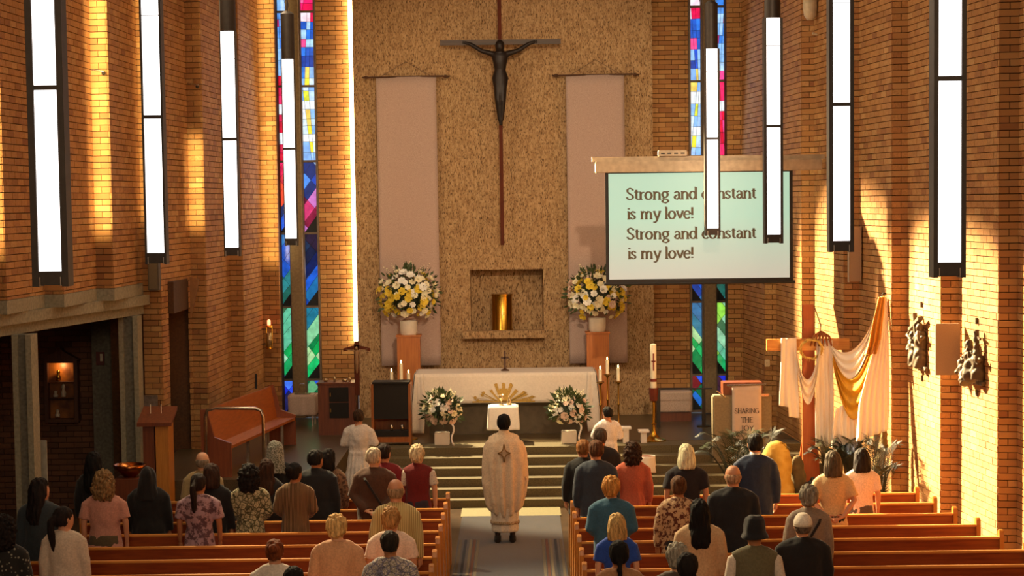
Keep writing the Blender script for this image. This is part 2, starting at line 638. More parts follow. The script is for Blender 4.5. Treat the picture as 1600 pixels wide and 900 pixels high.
for k in range(6):
    o = MB().box(XS, 5.6, 29.8 + TR * k + (0.05 if k == 5 else 0), 36.0 if k == 5 else 31.4, RIS * k, RIS * (k + 1)).build('steps' if k == 0 else 'step', STEPM, steps_root)
    if k == 0:
        steps_root = o; o['kind'] = 'structure'
fl = MB().box(XS, 5.6, 31.9, 36.4, SZ, SZ + .004).box(-5.42, XS, 27.9, 36.4, 0, SZ + .004)
o = fl.build('floor_sanctuary', SANCT); o['kind'] = 'structure'
# pale stone strip at the foot of the steps
o = MB().box(-.86, .62, 28.95, 29.8, 0, .012).build('floor_strip', plain('pale_stone', '#7c744e', .7, var=.2, scale=60)); o['kind'] = 'structure'

# aisle carpet: blue pile with striped borders
mt, n, b = nt('aisle_carpet')
t = tex(n, 'Noise', 55, (1, .6, 1), Detail=6.0, Roughness=.8)
t2 = tex(n, 'Noise', 5, (1, 1, 1), Detail=4.0)
c = ramp(n, t.outputs[0], [(.3, '#0b111e'), (.55, '#192335'), (.8, '#323f54')])
c = mix(n, c, ramp(n, t2.outputs[0], [(.3, '#9a9a9a'), (.7, '#ffffff')]), .8)
n.links.new(c, b.inputs['Base Color'])
b.inputs['Roughness'].default_value = 1
b.inputs['Sheen Weight'].default_value = .3
bump(n, b, t.outputs[0], .5, .01)
CARPET = mt
o = MB().box(-.84, .60, 2, 28.95, 0, .014).build('aisle_carpet', CARPET)
tagp(o, 'long blue aisle carpet with pale striped borders between the pews', 'carpet')
for (xx, cc) in ((-.80, '#5c5244'), (-.73, '#2b2f38'), (-.66, '#6e6452'), (-.61, '#5c3c30'), (-.56, '#625a4c')):
    for sgn in (1, -1):
        X = xx if sgn > 0 else -.24 - xx
        q = MB().box(X - .018, X + .018, 2, 26.9, .014, .0165)
        q.build('border_stripe', plain('stripe' + cc, cc, .95, var=.35, scale=60), o)

# ceiling and the out-of-view rest of the nave
o = MB().box(-8.6, 8.6, -3, 37, WT, WT + .2).build('ceiling', plain('ceiling_board', '#7a5a3a', .8)); o['kind'] = 'structure'
mt, n, b = nt('rear_brick')
bt = tex(n, 'Brick', 1.0, (1, 1, 1), coord='Object')
n.links.new(mix(n, '#b98246', '#a06c3c', .4, 'MIX'), b.inputs['Base Color'])
RB = mt
o = MB().box(rp[-1][0], rp[-1][0] + .3, -3, 21.3, 0, WT).build('wall_right_rear', RB); o['kind'] = 'structure'
o = MB().box(lp[-1][0] - .3, lp[-1][0], -3, 21.3, 3.3, WT).build('wall_left_rear', RB); o['kind'] = 'structure'
o = MB().box(-9.4, 9.4, -3.2, -3, 0, WT).build('wall_rear', RB); o['kind'] = 'structure'

# ---- stained glass windows
GL = {}
def glass(col, st=1.0):
    key = (col, st)
    if key in GL: return GL[key]
    mt, n, b = nt('stained_glass_' + col.strip('#'))
    t = tex(n, 'Noise', 9, Detail=3.0)
    c = lin(col)
    cc = ramp(n, t.outputs[0], [(.3, tuple(x * .65 for x in c[:3])), (.7, tuple(min(1, x * 1.2) for x in c[:3]))])
    b.inputs['Base Color'].default_value = tuple(x * .3 for x in c[:3]) + (1,)
    n.links.new(cc, b.inputs['Emission Color'])
    b.inputs['Emission Strength'].default_value = st
    b.inputs['Roughness'].default_value = .15
    GL[key] = mt
    return mt

PALB = ['#2f6ff0', '#1d49c8', '#4d8fff', '#123a9a', '#6aa4ff']
def palette(z, side):
    r = random.random
    ch = random.choice
    if side == 'in':
        if z > 7.9: return ch(['#ff1f70', '#e0104f', '#ff70b0', '#ffe0f4'])
        if z > 7.35: return ch(['#2a78e8', '#1c55c0', '#ff4a90', '#a8d4ff'])
        if z > 6.9: return ch(['#1b4fd0', '#2d7ae0', '#123ca0', '#8fc0ff'])
        if z > 5.3: return ch(['#9cc4ff', '#b8d8ff', '#7fb0f4', '#cfe6ff', '#e6f2ff', '#86b8f8'])
        if z > 4.8: return ch(['#1a45b8', '#0f2a70', '#4a8cf0', '#17306a'])
        if z > 4.1: return ch(['#a81a48', '#7a1238', '#c0306a', '#5a1030', '#c070c0'])
        if z > 3.5: return ch(['#101a38', '#0c1c50', '#162a48', '#241830'])
        if z > 2.75: return ch(['#1b56c8', '#2f86e8', '#123a90', '#1a66a0'])
        if z > 2.3: return ch(['#2a6a9a', '#48a0b0', '#1d6f8c', '#d0e4e8'])
        if z > 1.4: return ch(['#0f9a4a', '#18b060', '#7ac090', '#0c7840', '#9ccc90', '#62b08c'])
        return ch(['#1a60b8', '#0b5a38', '#2250d0', '#6a1820', '#5aa070'])
    if z > 7.35: return ch(['#3a80e0', '#7ab4f8', '#a8d0ff', '#c02060', '#5a98f0'])
    if z > 6.9: return ch(['#8abcf8', '#b0d4ff', '#6aa4f0'])
    if z > 5.15: return ch(['#e0143c', '#c80f34', '#ff2a68', '#ff4a98', '#d81c50'])
    if z > 4.75: return ch(['#ff4a30', '#4a70e0', '#d83040', '#3a5ad0'])
    if z > 4.2: return ch(['#1f55d0', '#6a86d8', '#1a2c60', '#c8b8e0'])
    if z > 3.4: return ch(['#2c78d8', '#4a98f0', '#1c50b8', '#3070b0'])
    if z > 2.8: return ch(['#16484c', '#1d5a50', '#2a7a80'])
    if z > 1.6: return ch(['#12a050', '#5ab490', '#8ac8a0', '#8ad048', '#1a9a58', '#3c6a48'])
    return ch(['#1a2ab8', '#2848e0', '#202050', '#301c30', '#4070e8'])

def cutpoly(poly, px, pz, ang):
    nx, nz = -sin(ang), cos(ang)
    a, b = [], []
    k = len(poly)
    for i in range(k):
        p, q = poly[i], poly[(i + 1) % k]
        dp = (p[0] - px) * nx + (p[1] - pz) * nz
        dq = (q[0] - px) * nx + (q[1] - pz) * nz
        (a if dp >= 0 else b).append(p)
        if dp * dq < 0:
            t = dp / (dp - dq)
            r = (p[0] + (q[0] - p[0]) * t, p[1] + (q[1] - p[1]) * t)
            a.append(r); b.append(r)
    return [x for x in (a, b) if len(x) > 2]

def parea(p):
    return abs(sum(p[i][0] * p[(i + 1) % len(p)][1] - p[(i + 1) % len(p)][0] * p[i][1] for i in range(len(p)))) / 2

def shrink(p, d):
    # inset of a convex polygon
    cx = sum(a for a, _ in p) / len(p); cz = sum(b for _, b in p) / len(p)
    k = len(p)
    s = 1 if sum(p[i][0] * p[(i + 1) % k][1] - p[(i + 1) % k][0] * p[i][1] for i in range(k)) > 0 else -1
    q = list(p)
    for i in range(k):
        a, b = p[i], p[(i + 1) % k]
        L = math.dist(a, b)
        if L < 1e-5: continue
        nx, nz = -(b[1] - a[1]) / L * s, (b[0] - a[0]) / L * s
        px, pz = a[0] + nx * d, a[1] + nz * d
        out = []
        m_ = len(q)
        for j in range(m_):
            u, v = q[j], q[(j + 1) % m_]
            du = (u[0] - px) * nx + (u[1] - pz) * nz
            dv = (v[0] - px) * nx + (v[1] - pz) * nz
            if du >= 0: out.append(u)
            if du * dv < 0:
                t = du / (du - dv)
                out.append((u[0] + (v[0] - u[0]) * t, u[1] + (v[1] - u[1]) * t))
        q = out
        if len(q) < 3: return None
    return q

LEAD = plain('lead', '#15151a', .6, .3)
FRAMEM = plain('window_frame_metal', '#6a5a4c', .6, .2)
def window(name, x0, x1, mirror):
    W_ = x1 - x0
    root = MB().box(x0, x0 + .035, 35.93, 36.05, .76, WT).box(x1 - .035, x1, 35.93, 36.05, .76, WT)
    outer_w, mull = .175, .27
    if not mirror:   # left window: outer light on the left
        a0, a1 = x0 + .035, x0 + .035 + outer_w
        b0, b1 = a1 + mull, x1 - .035
    else:
        b0, b1 = x0 + .035, x0 + .035 + (W_ - .07 - mull - outer_w)
        a0, a1 = b1 + mull, x1 - .035
    m0, m1 = (a1, b0) if not mirror else (b1, a0)
    fr = root.build(name, FRAMEM); fr['kind'] = 'structure'
    MB().box(m0 + .03, m1 - .03, 35.80, 36.1, .76, WT).build('mullion', plain('brown_concrete', '#7c684c', .9, var=.2, scale=25), fr)
    MB().box(m0, m0 + .03, 35.90, 36.05, .76, WT).build('window_frame', FRAMEM, fr)
    MB().box(m1 - .03, m1, 35.90, 36.05, .76, WT).build('window_frame', FRAMEM, fr)
    bars = [.78, 1.44, 2.77, 4.1, 5.4, 6.75, 8.08, 9.4]
    tr = MB()
    for (g0, g1) in ((a0, a1), (b0, b1)):
        for z in bars: tr.box(g0, g1, 35.95, 36.04, z - .018, z + .018)
    tr.build('glazing_bar', FRAMEM, fr)
    ld = MB()
    for (g0, g1, side) in ((a0, a1, 'out'), (b0, b1, 'in')):
        ld.box(g0, g1, 36.02, 36.04, .78, WT)
        sg = 1 if mirror else -1
        for i in range(len(bars) - 1):
            z0, z1 = bars[i] + .018, bars[i + 1] - .018
            polys = [[(g0, z0), (g1, z0), (g1, z1), (g0, z1)]]
            cuts = []
            if z0 < 4.6:
                z = z0
                while z < z1 + .3:
                    cuts.append((g0 if sg < 0 else g1, z, R(52) * (-sg) + random.uniform(-.06, .06)))
                    z += random.uniform(.16, .34)
                z = z0 - .1
                while z < z1 + .3:
                    if random.random() < .7:
                        cuts.append((g1 if sg < 0 else g0, z, R(-50) * (-sg) + random.uniform(-.1, .1)))
                    z += random.uniform(.35, .6)
            else:
                z = z0
                while z < z1:
                    cuts.append((g0, z, random.uniform(-.05, .05)))
                    z += random.uniform(.12, .22)
                # long near-vertical arcs that bow with height
                for u in (.35, .68):
                    bow = (z0 - 6.3) * .10 * (1 if side == 'in' else -1) * sg
                    cuts.append((g0 + (g1 - g0) * u, (z0 + z1) / 2, pi / 2 + bow + random.uniform(-.03, .03)))
            for cpx, cpz, ca in cuts:
                nx_ = []
                for p_ in polys:
                    nx_ += cutpoly(p_, cpx, cpz, ca)
                polys = nx_
            for p_ in polys:
                if parea(p_) < 3e-4: continue
                q_ = shrink(p_, .0035)
                if not q_ or parea(q_) < 2e-4: continue
                cz = sum(v for _, v in q_) / len(q_); cx = sum(u for u, _ in q_) / len(q_)
                col = palette(cz, side)
                if side == 'in' and 5.3 < cz < 7.1:
                    uu = (cx - g0) / (g1 - g0)
                    if mirror: uu = 1 - uu
                    if (.30 < uu < .72) and random.random() < .65: col = random.choice(['#ffe23a', '#d8e03a', '#f4d060'])
                if 4.6 < cz and any(abs(cz - h) < .05 for h in (6.43, 6.3, 5.85)): col = '#e8f4ff'
                MB().prism(q_, 'y', 36.0, 36.018).build('pane', glass(col, 1.1), fr)
    ld.build('lead_came', LEAD, fr)
    return fr
window('window_1', LX0, LX1, False)
window('window_2', RX0, RX1, True)
# outside daylight glow coming in by the glass
light('AREA', 'window_glow_left', (-3.9, 35.7, 4.5), (-3.9, 30, 3), 25, (.55, .7, 1), shape='RECTANGLE', size=.5, size_y=7)
light('AREA', 'window_glow_right', (3.5, 35.7, 4.5), (3.5, 30, 3), 25, (.55, .7, 1), shape='RECTANGLE', size=.5, size_y=7)
# unseen areas added to brighten the narrow brick returns of the left wall
for (cx_, cy_, zb, zt2, pw) in ((lp[8][0], lp[8][1], 4.3, 8.2, 260), (lp[6][0], lp[6][1], 4.4, 8.2, 120), (lp[4][0], lp[4][1], 4.3, 5.7, 60), (lp[12][0], lp[12][1], 4.1, 8.2, 200), (lp[0][0], lp[0][1], 3.6, 9.0, 170)):
    light('AREA', 'brick_return_fill', (cx_ - .12, cy_ - .38, (zb + zt2) / 2), (cx_ - .12, cy_ + 1, (zb + zt2) / 2), pw / 12, (1, .78, .36), shape='RECTANGLE', size=.2, size_y=zt2 - zb, spread=R(70))
# ================================================================ pendant lamps
mt, n, b = nt('lamp_diffuser')
b.inputs['Base Color'].default_value = (.9, .9, .9, 1)
b.inputs['Emission Color'].default_value = (1, .95, .93, 1)
b.inputs['Emission Strength'].default_value = 2.6
DIFF = mt
LAMPM = plain('lamp_bronze', '#3b332c', .5, .5)
LAMPS = [  # x of centre, bottom y, depth, rail width, words
    (83, 445, 14.4, .048, 'largest pendant lamp at the left, wide dark side rails, hanging before the concrete beam'),
    (246, 411, 19.4, .02, 'second long pendant lamp from the left, hanging just right of the beam end'),
    (364, 399, 24.4, .012, 'slim left pendant lamp with its dark top housing in view, in front of brick pleats'),
    (456, 383, 29.4, .012, 'smallest left pendant lamp, hanging in front of the left stained glass window'),
    (1113, 367, 29.4, .03, 'smallest right pendant lamp, hanging over the word constant on the screen'),
    (1208, 379, 24.4, .032, 'pendant lamp hanging over the right edge of the projection screen'),
    (1313, 392, 19.4, .037, 'pendant lamp hanging between the projection screen and the beige wall speaker'),
    (1480, 431, 14.4, .034, 'largest pendant lamp at the right, hanging above the grey square wall panel'),
]
for (px, py, Y, rw, lab) in LAMPS:
    p = at(px, py, Y)
    r = empty('pendant_lamp', (p.x, Y, p.z), 0, lab, 'lamp', 'tall pendant lamps in two rows over the nave')
    hw = .083
    H = 2.63
    MB().box(-hw - rw * .6, hw + rw * .6, -.075, .075, 0, .10).build('end_cap', LAMPM, r, bevel=.004)
    MB().box(-hw, hw, -.06, .06, .10, .10 + H * .495).build('diffuser', DIFF, r)
    MB().box(-hw, hw, -.06, .06, .10 + H * .495 + .035, .10 + H - .34).build('diffuser', DIFF, r)
    MB().box(-hw, hw, -.06, .06, .10 + H - .332, .10 + H).build('diffuser', DIFF, r)
    MB().box(-hw - .003, hw + .003, -.065, .065, .10 + H * .495, .135 + H * .495).build('divider_band', LAMPM, r)
    MB().box(-hw - .003, hw + .003, -.062, .062, .10 + H - .34, .10 + H - .332).build('divider_band', LAMPM, r)
    for sg in (-1, 1):
        MB().box(sg * (hw + rw / 2) - rw / 2, sg * (hw + rw / 2) + rw / 2, -.085, .085, -.01, .10 + H).build('side_rail', LAMPM, r)
        MB().tube([(sg * hw * .9, -.082, -.005), (sg * hw * .9, -.082, .06)], .006, 6).build('fixing_pin', plain('steel', '#b8b0a4', .3, .9), r)
    MB().lathe([(.02, 0), (.098, 0), (.098, .66), (.05, .70), (.02, .70)], (0, 0, .10 + H)).build('top_housing', LAMPM, r, smooth='auto')
    th_ = r.children[-1] if r.children[-1].name.startswith('top_housing') else [c for c in r.children if c.name.startswith('top_housing')][0]
    zt = WT - p.z
    MB().tube([(0, 0, .8 + H), (0, 0, zt)], .012, 6).build('suspension_cable', LAMPM, r)
    for q in range(3):
        MB().tube([(.03 * cos(q * 2.1), .03 * sin(q * 2.1), .8 + H + .02), (0, 0, .8 + H + .22)], .005, 5).build('wire', LAMPM, th_)

# ================================================================ crucifix on the stone panel
DKW = wood('dark_timber', '#3a2212', '#5a3620', .5, 'z')
REDW = wood('red_brown_timber', '#44190a', '#672a10', .9, 'z')
Yc = 35.45
c0 = at(785, 383, Yc); c1 = at(781, -40, Yc); cb = at(782, 66, Yc)
r = empty('wall_crucifix', (c0.x, Yc, c0.z), 0, 'very tall slender wooden crucifix with dark figure, high on the stone panel', 'crucifix')
MB().box(-.033, .033, 0, .05, 0, c1.z - c0.z).build('upright', REDW, r)
MB().box(-.033, .033, .05, .42, 2.2, 2.26).build('wall_bracket', LAMPM, r)
zb = cb.z - c0.z
MB().box(-1.06, 1.08, -.04, .01, zb - .045, zb + .045).build('crossbar', wood('dark_timber_x', '#33200f', '#4c3019', .5, 'x'), r)
f = MB()
k_ = 1.0
zz = lambda py: at(785, py, Yc).z - c0.z
f.rings([(0, -.10, zz(190), .02, .03), (0, -.10, zz(182), .05, .05), (0, -.11, zz(160), .075, .07), (.0, -.13, zz(148), .085, .08), (.0, -.12, zz(130), .135, .09), (0, -.11, zz(122), .145, .10), (0, -.11, zz(110), .10, .085), (0, -.12, zz(98), .125, .10), (0, -.12, zz(88), .155, .10), (0, -.12, zz(83), .13, .08), (0, -.13, zz(80), .06, .06)], 18)
f.rings([(0, -.10, zz(196), .03, .03), (0, -.10, zz(186), .045, .05), (0, -.1, zz(180), .04, .04)], 12)
f.ball((0, -.16, zz(73)), (.085, .10, .115), 14, 9)
f.ball((0, -.24, zz(71)), (.018, .02, .03))
for sg in (-1, 1):
    f.tube([(sg * .12, -.12, zz(85)), (sg * .32, -.1, zz(80)), (sg * .52, -.07, zz(69)), (sg * .62, -.06, zz(66))], [.055, .042, .036, .025], 10)
    f.tube([(sg * .045, -.12, zz(128)), (sg * .04, -.17, zz(158)), (sg * .02, -.11, zz(188))], [.08, .06, .035], 10)
    for q in range(4):
        f.tube([(sg * .61, -.06, zz(66)), (sg * (.67), -.075, zz(66) + (q - 1.5) * .02)], [.011, .007], 6)
me = remesh(f, .014, 2)
mesh_obj('figure', me, plain('dark_bronze', '#241a16', .5, .3), r)

# ================================================================ banners
mt, n, b = nt('banner_cloth')
t = tex(n, 'Noise', 90, Detail=3.0)
n.links.new(ramp(n, t.outputs[0], [(.3, '#ab9084'), (.7, '#c4aa9c')]), b.inputs['Base Color'])
b.inputs['Roughness'].default_value = .95
b.inputs['Sheen Weight'].default_value = .2
BAN = mt


def cloth(name, fn, nu, nv, mat, parent=None, thick=.006, closed=False):
    vs = [fn(i / nu, j / nv) for j in range(nv + 1) for i in range(nu + 1)]
    fs = [(j * (nu + 1) + i, j * (nu + 1) + i + 1, (j + 1) * (nu + 1) + i + 1, (j + 1) * (nu + 1) + i) for j in range(nv) for i in range(nu)]
    me = bpy.data.meshes.new(name)
    me.from_pydata([tuple(v) for v in vs], [], fs)
    me.polygons.foreach_set('use_smooth', [True] * len(me.polygons))
    o = mesh_obj(name, me, mat, parent)
    if thick:
        md = o.modifiers.new('s', 'SOLIDIFY'); md.thickness = thick; md.offset = 0
    return o


for (xa, xb, ya_, yb_, ra, rb, lab) in ((587, 681, 121, 572, 575, 693, 'plain pinkish white wall banner to the left of the crucifix'), (884, 975, 118, 568, 872, 989, 'plain pinkish white wall banner to the right, half hidden by the projection screen')):
    Y = 35.66
    a, c = at(xa, ya_, Y), at(xb, ya_ - 1, Y)
    a2 = at(xa + 9, yb_, Y)
    r = empty('wall_banner', (a.x, Y, a2.z), 0, lab, 'banner', 'pair of banners on the stone panel')
    W_, H_ = c.x - a.x, a.z - a2.z
    cloth('cloth', lambda u, v: Vector((u * W_ + .02 * (1 - v), .02 * sin(u * 5 + v * 2) - .03 * (1 - v) * sin(u * 3), v * H_ + .005 * u)), 16, 24, BAN, r)
    xl, xr = at(ra, ya_, Y).x - a.x, at(rb, ya_, Y).x - a.x
    rod = MB().tube([(xl, 0, H_), (xr, 0, H_ + .01)], .016, 8).build('rod', DKW, r)
    for X in (xl, xr):
        sg = -1 if X < 0 else 1
        MB().tube([(X, 0, H_), (X + sg * .02, 0, H_), (X + sg * .05, 0, H_), (X + sg * .12, 0, H_)], [.016, .032, .028, .003], 8).build('finial', DKW, rod)
    MB().tube([(xl + .2, .0, H_), ((xl + xr) / 2, .1, H_ + .28), (xr - .2, .0, H_)], .004, 5).build('hanging_cord', DKW, r)

# ================================================================ tabernacle
GOLD = plain('polished_brass', '#c89a3a', .22, 1.0, var=.15, scale=8, stretch=(4, 4, .6))
GOLDD = plain('aged_brass', '#9a7430', .35, .9)
p = at(785, 518, 36.0)
r = empty('tabernacle', (p.x, 35.95, NZ0), 0, 'polished gold drum shaped tabernacle standing in the stone niche', 'tabernacle')
MB().lathe([(.02, 0), (.2, 0), (.2, .03), (.185, .05), (.185, .64), (.195, .65), (.195, .68), (.02, .69)], n=40).build('drum', GOLD, r, smooth='auto')
MB().box(-.006, .006, -.195, -.18, .06, .62).build('door_seam', GOLDD, r)
MB().tube([(.03, -.19, .3), (.03, -.215, .33), (.03, -.19, .36)], .008, 6).build('handle', GOLDD, r)

# ================================================================ projection screen
Ys = 30.3
mt, n, b = nt('screen_surface')
tc = n.nodes.new('ShaderNodeTexCoord')
sx_ = n.nodes.new('ShaderNodeSeparateXYZ'); n.links.new(tc.outputs['Object'], sx_.inputs[0])
c = ramp(n, sx_.outputs[2], [(0.0, '#c8c0ae'), (1.0, '#aad6ba')])  # sunlight on the lower screen is put into the colour
b.inputs['Base Color'].default_value = (.16, .17, .16, 1)
n.links.new(c, b.inputs['Emission Color'])
b.inputs['Emission Strength'].default_value = .80
b.inputs['Roughness'].default_value = .8
SCR = mt
a = at(947, 443, Ys); c = at(1239, 441, Ys); tt = at(946, 270, Ys)
r = empty('projection_screen', (a.x, Ys, a.z), 0, 'lowered projection screen showing a hymn verse, beside the stone panel', 'screen')
W_, H_ = c.x - a.x, tt.z - a.z
MB().box(.05, W_ - .05, 0, .006, .06, H_).build('screen_surface', SCR, r)
BLK = plain('black_border', '#1d1a18', .7)
MB().box(0, .05, -.002, .008, 0, H_).box(W_ - .05, W_, -.002, .008, 0, H_).box(.05, W_ - .05, -.002, .008, .0, .06).box(.05, W_ - .05, -.002, .008, H_ - .015, H_).build('border', BLK, r)
MB().tube([(-.03, .003, -.01), (W_ + .03, .003, -.01)], .022, 8).build('bottom_bar', BLK, r)
e0, e1 = at(930, 256, Ys).x - a.x, at(1284, 256, Ys).x - a.x
CASE = plain('beige_casing', '#b09a7c', .6)
MB().box(e0, e1, -.06, .1, H_ + .0, H_ + .17).build('roller_casing', CASE, r, bevel=.01)
MB().box(e0 - .05, e1 + .05, .02, .12, H_ + .17, H_ + .24).build('mounting_rail', CASE, r)
# ---- lettering
def arc(cx, cy, rx, ry, a0, a1, k=14):
    return [(cx + rx * cos(R(a0 + (a1 - a0) * i / k)), cy + ry * sin(R(a0 + (a1 - a0) * i / k))) for i in range(k + 1)]
def Sg(h, w_): return [(w_ * x, h * y) for x, y in ((.9, .80), (.82, .93), (.5, 1.0), (.2, .93), (.1, .76), (.25, .6), (.55, .48), (.85, .36), (.93, .2), (.78, .05), (.45, 0), (.15, .06), (.04, .22))]
GLY = {
 'S': (.95, [Sg(1.5, .85)]), 's': (.7, [Sg(1.0, .58)]),
 't': (.58, [[(.24, 1.3), (.24, .2), (.34, .02), (.52, .05)], [(.02, 1.0), (.48, 1.0)]]),
 'r': (.66, [[(.18, 1.0), (.18, 0)], [(.2, .7), (.38, .95), (.6, .96)], [(.02, 0), (.36, 0)], [(.04, 1.0), (.2, 1.0)]]),
 'o': (1.0, [arc(.46, .5, .38, .5, 0, 360, 20)]),
 'n': (1.02, [[(.18, 1.0), (.18, 0)], [(.2, .72), (.42, .98), (.68, .94), (.8, .7), (.8, 0)], [(.02, 0), (.34, 0)], [(.64, 0), (.96, 0)], [(.04, 1.0), (.2, 1.0)]]),
 'g': (.98, [arc(.44, .62, .32, .38, 0, 360, 18), [(.62, .95), (.9, 1.02)], [(.3, .26), (.2, .12), (.5, .02), (.8, -.1), (.82, -.34), (.5, -.5), (.14, -.4), (.12, -.2), (.3, -.04)]]),
 'a': (.86, [[(.12, .84), (.36, 1.0), (.6, .92), (.66, .7), (.66, .12), (.82, .02)], [(.66, .6), (.3, .5), (.1, .28), (.2, .04), (.42, 0), (.66, .18)]]),
 'd': (1.02, [arc(.42, .5, .35, .5, 0, 360, 18), [(.8, 1.55), (.8, 0)], [(.66, 1.55), (.8, 1.55)], [(.8, 0), (.96, .03)]]),
 'c': (.84, [arc(.46, .5, .38, .5, 48, 312, 16)]),
 'i': (.42, [[(.2, 1.0), (.2, 0)], [(.2, 1.28), (.2, 1.46)], [(.04, 0), (.38, 0)], [(.06, 1.0), (.2, 1.0)]]),
 'm': (1.58, [[(.18, 1.0), (.18, 0)], [(.2, .74), (.4, .98), (.62, .94), (.72, .7), (.72, 0)], [(.74, .72), (.95, .98), (1.2, .94), (1.3, .7), (1.3, 0)], [(.02, 0), (.34, 0)], [(.58, 0), (.86, 0)], [(1.15, 0), (1.46, 0)], [(.04, 1.0), (.2, 1.0)]]),
 'y': (.9, [[(.08, 1.0), (.46, 0)], [(.82, 1.0), (.4, -.3), (.2, -.48), (.02, -.42)], [(.0, 1.0), (.24, 1.0)], [(.66, 1.0), (.94, 1.0)]]),
 'l': (.42, [[(.2, 1.55), (.2, 0)], [(.04, 0), (.38, 0)], [(.06, 1.55), (.2, 1.55)]]),
 'v': (.86, [[(.08, 1.0), (.44, .02)], [(.8, 1.0), (.44, .02)], [(-.02, 1.0), (.24, 1.0)], [(.66, 1.0), (.9, 1.0)]]),
 'e': (.88, [[(.12, .56), (.76, .56)], arc(.46, .5, .37, .5, 8, 318, 18)]),
 '!': (.46, [[(.2, 1.5), (.2, .45)], [(.2, .02), (.2, .2)]]),
 'H': (1.3, [[(.2, 1.5), (.2, 0)], [(1.05, 1.5), (1.05, 0)], [(.2, .78), (1.05, .78)], [(.05, 0), (.36, 0)], [(.9, 0), (1.2, 0)], [(.05, 1.5), (.36, 1.5)], [(.9, 1.5), (1.2, 1.5)]]),
 'A': (1.2, [[(.08, 0), (.58, 1.5)], [(1.06, 0), (.56, 1.5)], [(.25, .52), (.9, .52)], [(-.02, 0), (.2, 0)], [(.92, 0), (1.18, 0)]]),
 'R': (1.15, [[(.2, 1.5), (.2, 0)], [(.2, 1.5), (.6, 1.48), (.84, 1.3), (.84, 1.0), (.6, .8), (.2, .78)], [(.5, .78), (1.08, 0)], [(.05, 0), (.36, 0)]]),
 'I': (.5, [[(.24, 1.5), (.24, 0)], [(.08, 0), (.4, 0)], [(.08, 1.5), (.4, 1.5)]]),
 'N': (1.35, [[(.2, 1.5), (.2, 0)], [(.2, 1.5), (1.1, 0)], [(1.1, 1.5), (1.1, 0)], [(.05, 0), (.36, 0)], [(.95, 1.5), (1.25, 1.5)]]),
 'G': (1.25, [arc(.62, .75, .54, .75, 45, 340, 20), [(1.1, .7), (1.1, .1)], [(.85, .7), (1.2, .7)]]),
 'T': (1.1, [[(.54, 1.5), (.54, 0)], [(.04, 1.48), (1.04, 1.48)], [(.38, 0), (.7, 0)], [(.05, 1.48), (.05, 1.3)], [(1.03, 1.48), (1.03, 1.3)]]),
 'E': (1.05, [[(.2, 1.5), (.2, 0)], [(.2, 1.48), (.9, 1.48)], [(.2, .78), (.75, .78)], [(.2, .02), (.95, .02)]]),
 'J': (.7, [[(.4, 1.5), (.4, .1), (.2, -.2), (.0, -.2)], [(.2, 1.5), (.6, 1.5)]]),
 'O': (1.35, [arc(.64, .75, .56, .75, 0, 360, 22)]),
 'Y': (1.15, [[(.06, 1.5), (.56, .7)], [(1.06, 1.5), (.56, .7)], [(.56, .7), (.56, 0)], [(.4, 0), (.72, 0)]]),
 ' ': (.5, [])}


def textmb(s, x, z, width, xh, thick=.19, thin=.085, yf=0.0, d=.002):
    tot = sum(GLY[ch][0] for ch in s)
    kx = width / tot
    mb = MB(); cur = 0
    lay = 0
    for ch in s:
        adv, strokes = GLY[ch]
        for stk in strokes:
            for i in range(len(stk) - 1):
                p_ = Vector((stk[i][0], stk[i][1])); q_ = Vector((stk[i + 1][0], stk[i + 1][1]))
                dv = q_ - p_
                L = dv.length
                if L < 1e-6: continue
                wd = thin + (thick - thin) * abs(dv.y / L) ** 1.3
                nn = Vector((-dv.y, dv.x)) / L * wd / 2
                ee = dv / L * wd * .25
                a_, b_ = p_ - ee, q_ + ee
                if abs(dv.y / L) > .8: nn = Vector((wd / 2, 0)) * (1 if nn.x > 0 else -1); ee = dv * 0; a_, b_ = p_, q_
                pts = [a_ + nn, a_ - nn, b_ - nn, b_ + nn]
                yy = yf - d - .0001 * (lay % 7); lay += 1
                mb.add([(x + (cur + v.x) * kx, yy, z + v.y * xh) for v in pts], [(0, 1, 2, 3)])
        cur += adv
    return mb


TXT = plain('lettering_brown', '#5c5240', .9)
for (s_, y_, x0_, x1_) in (('Strong and constant', 312, 979, 1182), ('is my love!', 342.5, 980, 1085), ('Strong and constant', 374, 980, 1182), ('is my love!', 404.5, 981, 1085)):
    p0, p1 = at(x0_, y_, Ys), at(x1_, y_ - 1.5, Ys)
    textmb(s_, p0.x - a.x, p0.z - a.z, p1.x - p0.x, .114, .29, .13).build('lettering', TXT, r)
# loudspeaker cabinet / equipment on the rail
p = at(1050, 246, Ys + .1)
r = empty('control_unit', (p.x, Ys, a.z + H_ + .24), 0, 'small beige equipment box resting on the projection screen casing', 'equipment box')
MB().box(-.22, .22, -.05, .1, 0, .09).build('case', CASE, r, bevel=.01)
for q in range(4): MB().box(-.18 + q * .1, -.12 + q * .1, -.052, -.049, .03, .05).build('port', BLK, r)

# ================================================================ pews
PEWX = wood('pew_timber', '#702c0e', '#984a18', .32, 'x')
PEWZ = wood('pew_end_timber', '#b06a28', '#cf8c3c', .32, 'z')
EDGE = wood('pew_lit_edge', '#c98238', '#dd9c4c', .35, 'x')  # lighter tone paints the lit top lines of the pews


def end_profile():
    # side outline of a pew end, (y, z): straight back edge that leans, rounded head, curved arm front
    return [(-.03, 0), (.38, 0), (.38, .34), (.37, .42), (.31, .50), (.22, .56), (.13, .66), (.09, .86), (.07, .955), (.04, .975), (.0, .975), (-.03, .955), (-.04, .90)]


